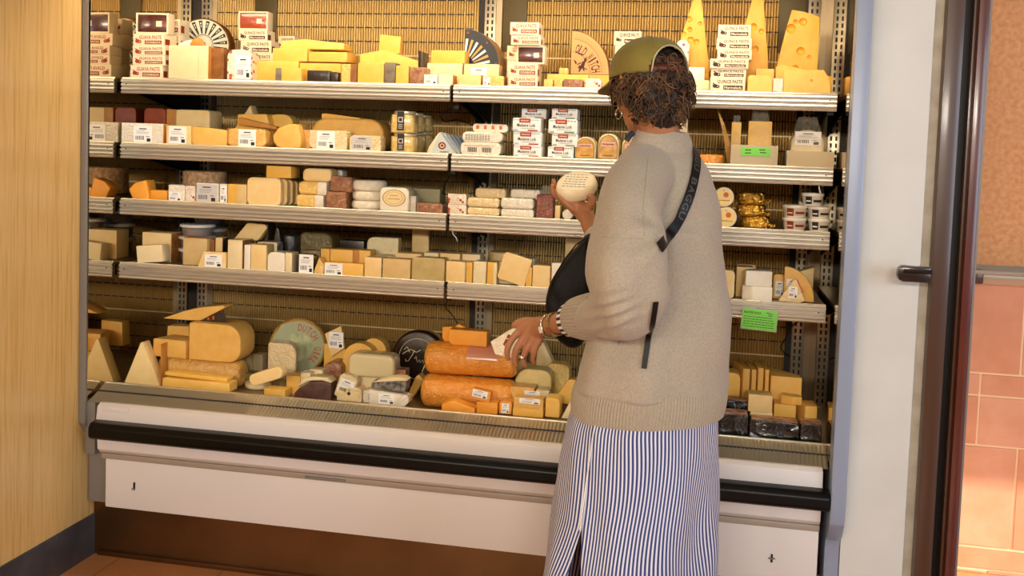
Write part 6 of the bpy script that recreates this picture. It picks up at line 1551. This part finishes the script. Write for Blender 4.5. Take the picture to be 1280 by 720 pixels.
def curl(root, dirn, ln, rc, rt, turns):
    n = 22; d = dirn.normalized(); a = d.cross(Vector((0, 0, 1)) if abs(d.z) < .9 else Vector((1, 0, 0))).normalized(); c = d.cross(a); ph = rd.uniform(0, 6.28); pts = []; R_ = []
    g = Vector((0, 0, -1)); sgn = rd.choice((1, -1))
    for i in range(n):
        t = i/(n-1); w = ph+sgn*turns*2*PI*t; rr_ = rc*min(1, t*3)
        pts.append(root+d*(ln*t*(1-.35*t))+g*(ln*.5*t*t)+a*(rr_*math.cos(w))+c*(rr_*math.sin(w))); R_.append(rt*(1-.65*t*t)+.0003)
    hr.tube(pts, R_, M_hair, 5)
for i in range(1050):
    az = rd.uniform(math.radians(38), math.radians(322)); zz = rd.uniform(-.108, .008)
    if abs(az-PI) < .36 and rd.random() < .35: zz = rd.uniform(0, .045)
    fr_ = (math.cos(az)+1)/2   # 1 at the front
    if fr_ > .42 and zz < -.045: continue
    if fr_ > .60 and zz < -.012: continue
    rx_ = .088 if zz > -.05 else .074; ry_ = .078 if zz > -.05 else .056
    root = H(-.012+rx_*math.cos(az), ry_*math.sin(az), zz)
    dn = (lh*math.sin(az)*1.0+fh*(math.cos(az)-.15)+uh*(rd.uniform(-.6, .4) if zz < -.02 else rd.uniform(-.7, -.1))+Vector((rd.uniform(-.9, .9), rd.uniform(-.9, .9), rd.uniform(-.4, .4))))
    curl(root, dn, rd.uniform(.026, .056)*(1 if fr_ < .5 else .7)*(1 if zz > -.07 else .6), rd.uniform(.006, .014), rd.uniform(.0010, .0028), rd.uniform(.4, 1.1))
wp(hr, 'hair', 80)
# hoop earring, sunglasses
b = B(); ec = H(.010, .086, -.080); b.tube([ec+fh*(.0135*math.cos(a))+uh*(.0135*math.sin(a)) for a in [2*PI*i/28 for i in range(28)]], .0013, mat('silver', '#d9d2c4', .2, 1), 8, close=True); wp(b, 'hoop_earring')
M_lens = mat('dark_lens', '#0d1016', .06, coat=1); b = B()
for s in (1, -1):
    n = 22; pts = []
    for i in range(n):
        a = 2*PI*i/n; y = .034+.027*math.cos(a); z = -.024+.024*math.sin(a); pts.append((y, z))
    f_ = [H(.099-.9*(y-.034+.02)**2*10*.5-.012*max(0, y/.06), s*y, z) for y, z in pts]; bk = [p-fh*.003 for p in f_]
    b.add(f_+bk, [tuple(range(n)), tuple(range(2*n-1, n-1, -1))]+[(i, (i+1) % n, (i+1) % n+n, i+n) for i in range(n)], M_lens); b.tube(f_, .0018, M_blk, 6, close=True)
    b.tube([H(.088, s*.062, -.012), H(.05, s*.078, -.008), H(.0, s*.086, -.004), H(-.015, s*.082, -.016)], .0022, M_blk, 6)
b.tube([H(.098, .008, .002), H(.101, 0, .004), H(.098, -.008, .002)], .002, M_blk, 6); tag(wp(b, 'sunglasses'), None)
# watch, bracelets, ring on the near hand
M_sil = MT['silver']; M_watch = mat('watch_gold', '#c9b184', .25, .9)
ax = (wr-fa).normalized(); ua = ax.cross(Vector((0, 0, 1))).normalized(); wa = ax.cross(ua)
def band(t, r, rt, m, name, beads=0, tilt=0.0):
    c = fa+(wr-fa)*t; q = B(); n = 44; pts = [c+ua*(r*math.cos(a))+wa*(r*math.sin(a))+ax*(tilt*math.cos(a-.8)) for a in [2*PI*i/n for i in range(n)]]
    if beads:
        for i, p in enumerate(pts):
            if i % 2 == 0: q.blob(p, (rt*1.35,)*3, m if i % 4 else M_watch, None, 5)
    q.tube(pts, rt, m, 8, close=True); return wp(q, name)
band(.96, .0285, .0028, M_sil, 'bracelet', 1, .006)
b = B(); c = fa+(wr-fa)*.74; n = 48; R_ = .0295; W_ = .0075; vs = []; fs = []
for i in range(n):
    a = 2*PI*i/n; o_ = ua*math.cos(a)+wa*math.sin(a)
    for s_, k_ in ((-W_, R_), (-W_, R_+.0022), (W_, R_+.0022), (W_, R_)): vs.append(c+o_*k_+ax*s_)
for i in range(n):
    j = (i+1) % n
    for k_ in range(4): fs.append((i*4+k_, i*4+(k_+1) % 4, j*4+(k_+1) % 4, j*4+k_))
b.add(vs, fs, M_watch); 
tov = (CAM-c).normalized(); tov = (tov-ax*tov.dot(ax)).normalized(); sd = ax.cross(tov)
wc = fa+(wr-fa)*.93+tov*.029-sd*.004
FM = Matrix((ax, sd, tov)).transposed().to_4x4(); FM.translation = wc
b.box(-.0085, .0085, -.011, .011, -.003, .004, M_sil, .0015, FM); b.box(-.0062, .0062, -.0085, .0085, .0042, .0046, mat('watch_dial', '#e8e0d0', .2), 0, FM)
wp(b, 'watch')
b = B(); rp = Hn(653.5, 445, -.012); ra = (Hn(654, 450, -.008)-Hn(657, 439, -.016)).normalized(); r1 = ra.cross(Vector((0, 1, 0))).normalized(); r2 = ra.cross(r1)
for k_ in (-.003, .001): b.tube([rp+ra*k_+r1*(.0108*math.cos(a))+r2*(.0108*math.sin(a)) for a in [2*PI*i/20 for i in range(20)]], .0019, M_sil, 6, close=True)
wp(b, 'ring')

# ---- shoulder bag with strap, worn by the woman
bag_e = empty('shoulder_bag', (P(712, 370, 2.70).x, 2.70, P(712, 370, 2.70).z))
tag(bag_e, 'black nylon crossbody bag worn at the front of the woman with a wide black strap', 'bag')
def bw(me_or_b, name, m=None):
    if isinstance(me_or_b, B): me = me_or_b.mesh(name, 60)
    else: me = me_or_b
    if m: me.materials.clear(); me.materials.append(m)
    o = bpy.data.objects.new(name, me); COL.objects.link(o); o.parent = bag_e; o.matrix_parent_inverse = Matrix.Translation(-bag_e.location); return o
M_nyl = mat('black_nylon', '#0c0a08', .6, bump=(60, .4, .006), dist=.8, spec=.25)
outl = [(738, 290), (727, 298), (711, 318), (696, 339), (685, 358), (682, 374), (682, 392), (688, 412), (700, 428), (718, 436), (732, 430), (738, 416), (742, 380), (742, 330), (741, 300)]
b = B(); vs = []; fs = []; n = len(outl); layers = [(-.055, .70), (-.05, .86), (-.03, .97), (0, 1.0), (.03, .97), (.045, .8)]
cx_ = sum(p[0] for p in outl)/n; cy_ = sum(p[1] for p in outl)/n
for dy, s_ in layers:
    for x, y in outl: q = P(cx_+(x-cx_)*s_, cy_+(y-cy_)*s_, 2.72); vs.append(Vector((q.x, 2.72+dy, q.z)))
for j in range(len(layers)-1):
    for i in range(n): fs.append((j*n+i, j*n+(i+1) % n, (j+1)*n+(i+1) % n, (j+1)*n+i))
fs.append(tuple(range(n))[::-1]); fs.append(tuple((len(layers)-1)*n+i for i in range(n)))
b.add(vs, fs, M_nyl); pm = evalmesh(b, [('SUBSURF', dict(levels=3, render_levels=3))])
nrm_ = [v.normal.copy() for v in pm.vertices]
for v in pm.vertices: v.co += nrm_[v.index]*(.006*noise.noise(Vector((v.co.x*16+v.co.z*16, v.co.y*8, v.co.z*10-v.co.x*10))))
bw(pm, 'pouch', M_nyl)
b = B(); b.tube([P(735, 296, 2.664), P(720, 306, 2.664), P(706, 324, 2.664), P(695, 342, 2.664), P(688, 360, 2.668)], .0022, M_blk, 6); bw(b, 'zip')
def ribbon(pxs, wid, name, text=None, off=.004):
    # resample
    pts = [Vector((x, y, 0)) for x, y in pxs]; P2 = []; k = len(pts)
    for i in range(k-1):
        p0 = pts[max(i-1, 0)]; p1 = pts[i]; p2 = pts[i+1]; p3 = pts[min(i+2, k-1)]
        for q in range(8):
            t = q/8; P2.append(.5*((2*p1)+(p2-p0)*t+(2*p0-5*p1+4*p2-p3)*t*t+(3*p1-p0-3*p2+p3)*t**3))
    P2.append(pts[-1]); res = []
    for p in P2:
        h_ = onsw(p.x, p.y, off)
        if h_: res.append(h_)
    for _ in range(3):
        res = [res[0]]+[((res[i-1][0]+res[i][0]*2+res[i+1][0])/4, (res[i-1][1]+res[i][1]*2+res[i+1][1]).normalized()) for i in range(1, len(res)-1)]+[res[-1]]
    b = B(); vs = []; fs = []; fr = []
    for i, (p, n_) in enumerate(res):
        t = (res[min(i+1, len(res)-1)][0]-res[max(i-1, 0)][0]).normalized(); s_ = t.cross(n_).normalized(); fr.append((p, n_, s_, t))
        for a, h_ in ((-.5, 0), (-.5, .002), (.5, .002), (.5, 0)): vs.append(p+s_*(wid*a)+n_*h_)
    for i in range(len(res)-1):
        for q in range(4): fs.append((i*4+q, (i+1)*4+q, (i+1)*4+(q+1) % 4, i*4+(q+1) % 4))
    fs.append((0, 1, 2, 3)); e_ = (len(res)-1)*4; fs.append((e_+3, e_+2, e_+1, e_)); b.add(vs, fs, M_blk)
    if text:
        cum = [0]
        for i in range(1, len(res)): cum.append(cum[-1]+(res[i][0]-res[i-1][0]).length)
        tm = mat('strap_letters', '#4a4542', .5); x0 = .004
        for ch in text:
            if ch == ' ': x0 += .018; continue
            cvs, cfs = text_mesh(ch); w_ = .019; out = []
            for a, c_ in cvs:
                d_ = x0+a*w_; i = max(j for j in range(len(cum)) if cum[j] <= d_) if d_ < cum[-1] else len(cum)-2
                i = min(i, len(cum)-2); t = (d_-cum[i])/max(1e-6, cum[i+1]-cum[i]); p = fr[i][0].lerp(fr[i+1][0], t); out.append(p+fr[i][2]*((.5-c_)*wid*.62)*-1*-1+fr[i][1]*.0026)
            b.add(out, cfs, tm); x0 += .023
            if x0 > cum[-1]-.02: break
    return bw(b, name)
ribbon([(868, 186), (869, 204), (866, 224), (860, 246), (850, 270), (837, 292), (822, 310)], .026, 'strap', 'BAGGU BAGGU', .005)
ribbon([(818, 376), (816, 390), (812, 415), (808, 440), (805, 461)], .013, 'strap_tail', None, .006)

# ---- cheeses held in the hands
cc = Hr(721, 233, .012)
e = empty('round_cheese', cc); q = B(); rad = .060; hgt = .034
q.disc(rad, hgt, mat('paper_wrapped_round', '#efe0bf', .6, var=(20, '#dcc79a', .7), bump=(30, .4, .006)), .013, 40, T(0, 0, -hgt/2))
nv = (Vector((-.12, -.60, .80))).normalized(); e.rotation_euler = nv.to_track_quat('Z', 'Y').to_euler(); q.build('cheese_body', parent=e)
g_ = mat('print_grey', '#7d7a76'); q = B(); rd = random.Random(3)
for i in range(6):
    y = .030-i*.011; x = -.036
    while x < .030: t = rd.uniform(.004, .012); q.add([(x, y, hgt/2+.0014), (x+t, y, hgt/2+.0014), (x+t, y+.003, hgt/2+.0014), (x, y+.003, hgt/2+.0014)], [(0, 1, 2, 3)], M_ink if i == 5 else g_); x += t+.003
q2 = B(); q2.plan([(x, y) for x, y in rr(.082, .074, (.02,)*4)], .0006, mat('label_cream', '#f3e6ca', .6), 0, T(0, -.037, hgt/2)); q2.add(q.v, q.f, g_)
q2.build('wrapper_label', parent=e)
tag(e, 'round paper wrapped cheese held up in the right hand', 'cheese')
A = Hn(612, 428, .004); pk = [(612, 428), (640, 411), (646, 412), (650, 440), (641, 449), (618, 444)]
c0 = Hn(632, 430, .0); loc = Vector((c0.x, 2.648, c0.z)); e = empty('triangular_cheese_pack', loc); q = B()
q.prism([(Hn(x, y).x-loc.x, Hn(x, y).z-loc.z) for x, y in pk], .022, wrapped('wrapped_pack_cream', '#f0dfb8', '#f7ebcf'), .003); q.build('pack', parent=e)
q = B(); dm = [(628, 431), (635, 418), (643, 424), (636, 438)]; q.prism([(Hn(x, y).x-loc.x, Hn(x, y).z-loc.z) for x, y in dm], .0008, M_brick_ink, 0, T(0, -.001, 0))
for x, y in ((634, 424), (637, 428), (633, 431)): p_ = Hn(x, y); q.rect(p_.x-loc.x-.005, p_.x-loc.x+.006, p_.z-loc.z-.001, p_.z-loc.z+.0015, M_carton, -.0012)
q.build('diamond_label', parent=e)['label'] = 'dark red diamond label'
tag(e, 'cream triangular cheese pack with dark red diamond label in the left hand', 'cheese')
# ------------------------------------------------------------ light
def area(name, loc, tgt, sx, sy, power, col):
    l = bpy.data.lights.new(name, 'AREA'); l.shape = 'RECTANGLE'; l.size = sx; l.size_y = sy; l.energy = power; l.color = col
    o = bpy.data.objects.new(name, l); COL.objects.link(o); o.location = loc; o.rotation_euler = (Vector(tgt)-Vector(loc)).to_track_quat('-Z', 'Y').to_euler(); return o
WARM = (1, .78, .47)
area('canopy_lamp', (-.85, 3.07, 2.10), (-.85, 3.5, 1.1), 2.3, .05, 11.5, (1, .81, .53))
for i, x in enumerate((-2.2, -.7, .9)):
    area('shop_spotlight', (x, -2.4, 2.3), (x*.6-.5, 3.3, 1.15), 1.0, .3, 74, (1, .91, .79))
area('shop_ceiling_lamp', (-.3, .6, 2.9), (-.3, .8, 0), 2.5, 1.5, 8, (1, .84, .62))
area('window_daylight', (3.35, -.4, 1.7), (.4, 2.9, .8), 2.2, 2.2, 125, (.70, .84, 1))
sun = bpy.data.lights.new('sun', 'SUN'); sun.energy = 13; sun.angle = .01; sun.color = (1, .9, .72); so = bpy.data.objects.new('sun', sun); COL.objects.link(so)
so.rotation_euler = Vector((-.8, .25, -.5)).to_track_quat('-Z', 'Y').to_euler()
wd = bpy.data.worlds.new('world'); S.world = wd; wd.use_nodes = True; bg = wd.node_tree.nodes['Background']
bg.inputs[0].default_value = (.75, .85, 1, 1); bg.inputs[1].default_value = .85
S.view_settings.view_transform = 'Standard'; S.view_settings.look = 'None'; S.view_settings.exposure = -.1; S.view_settings.gamma = 1; S.view_settings.use_curve_mapping = False
for o in list(bpy.data.objects):
    if o.type == 'MESH' and len(o.data.polygons) == 0: print('EMPTY MESH', o.name)
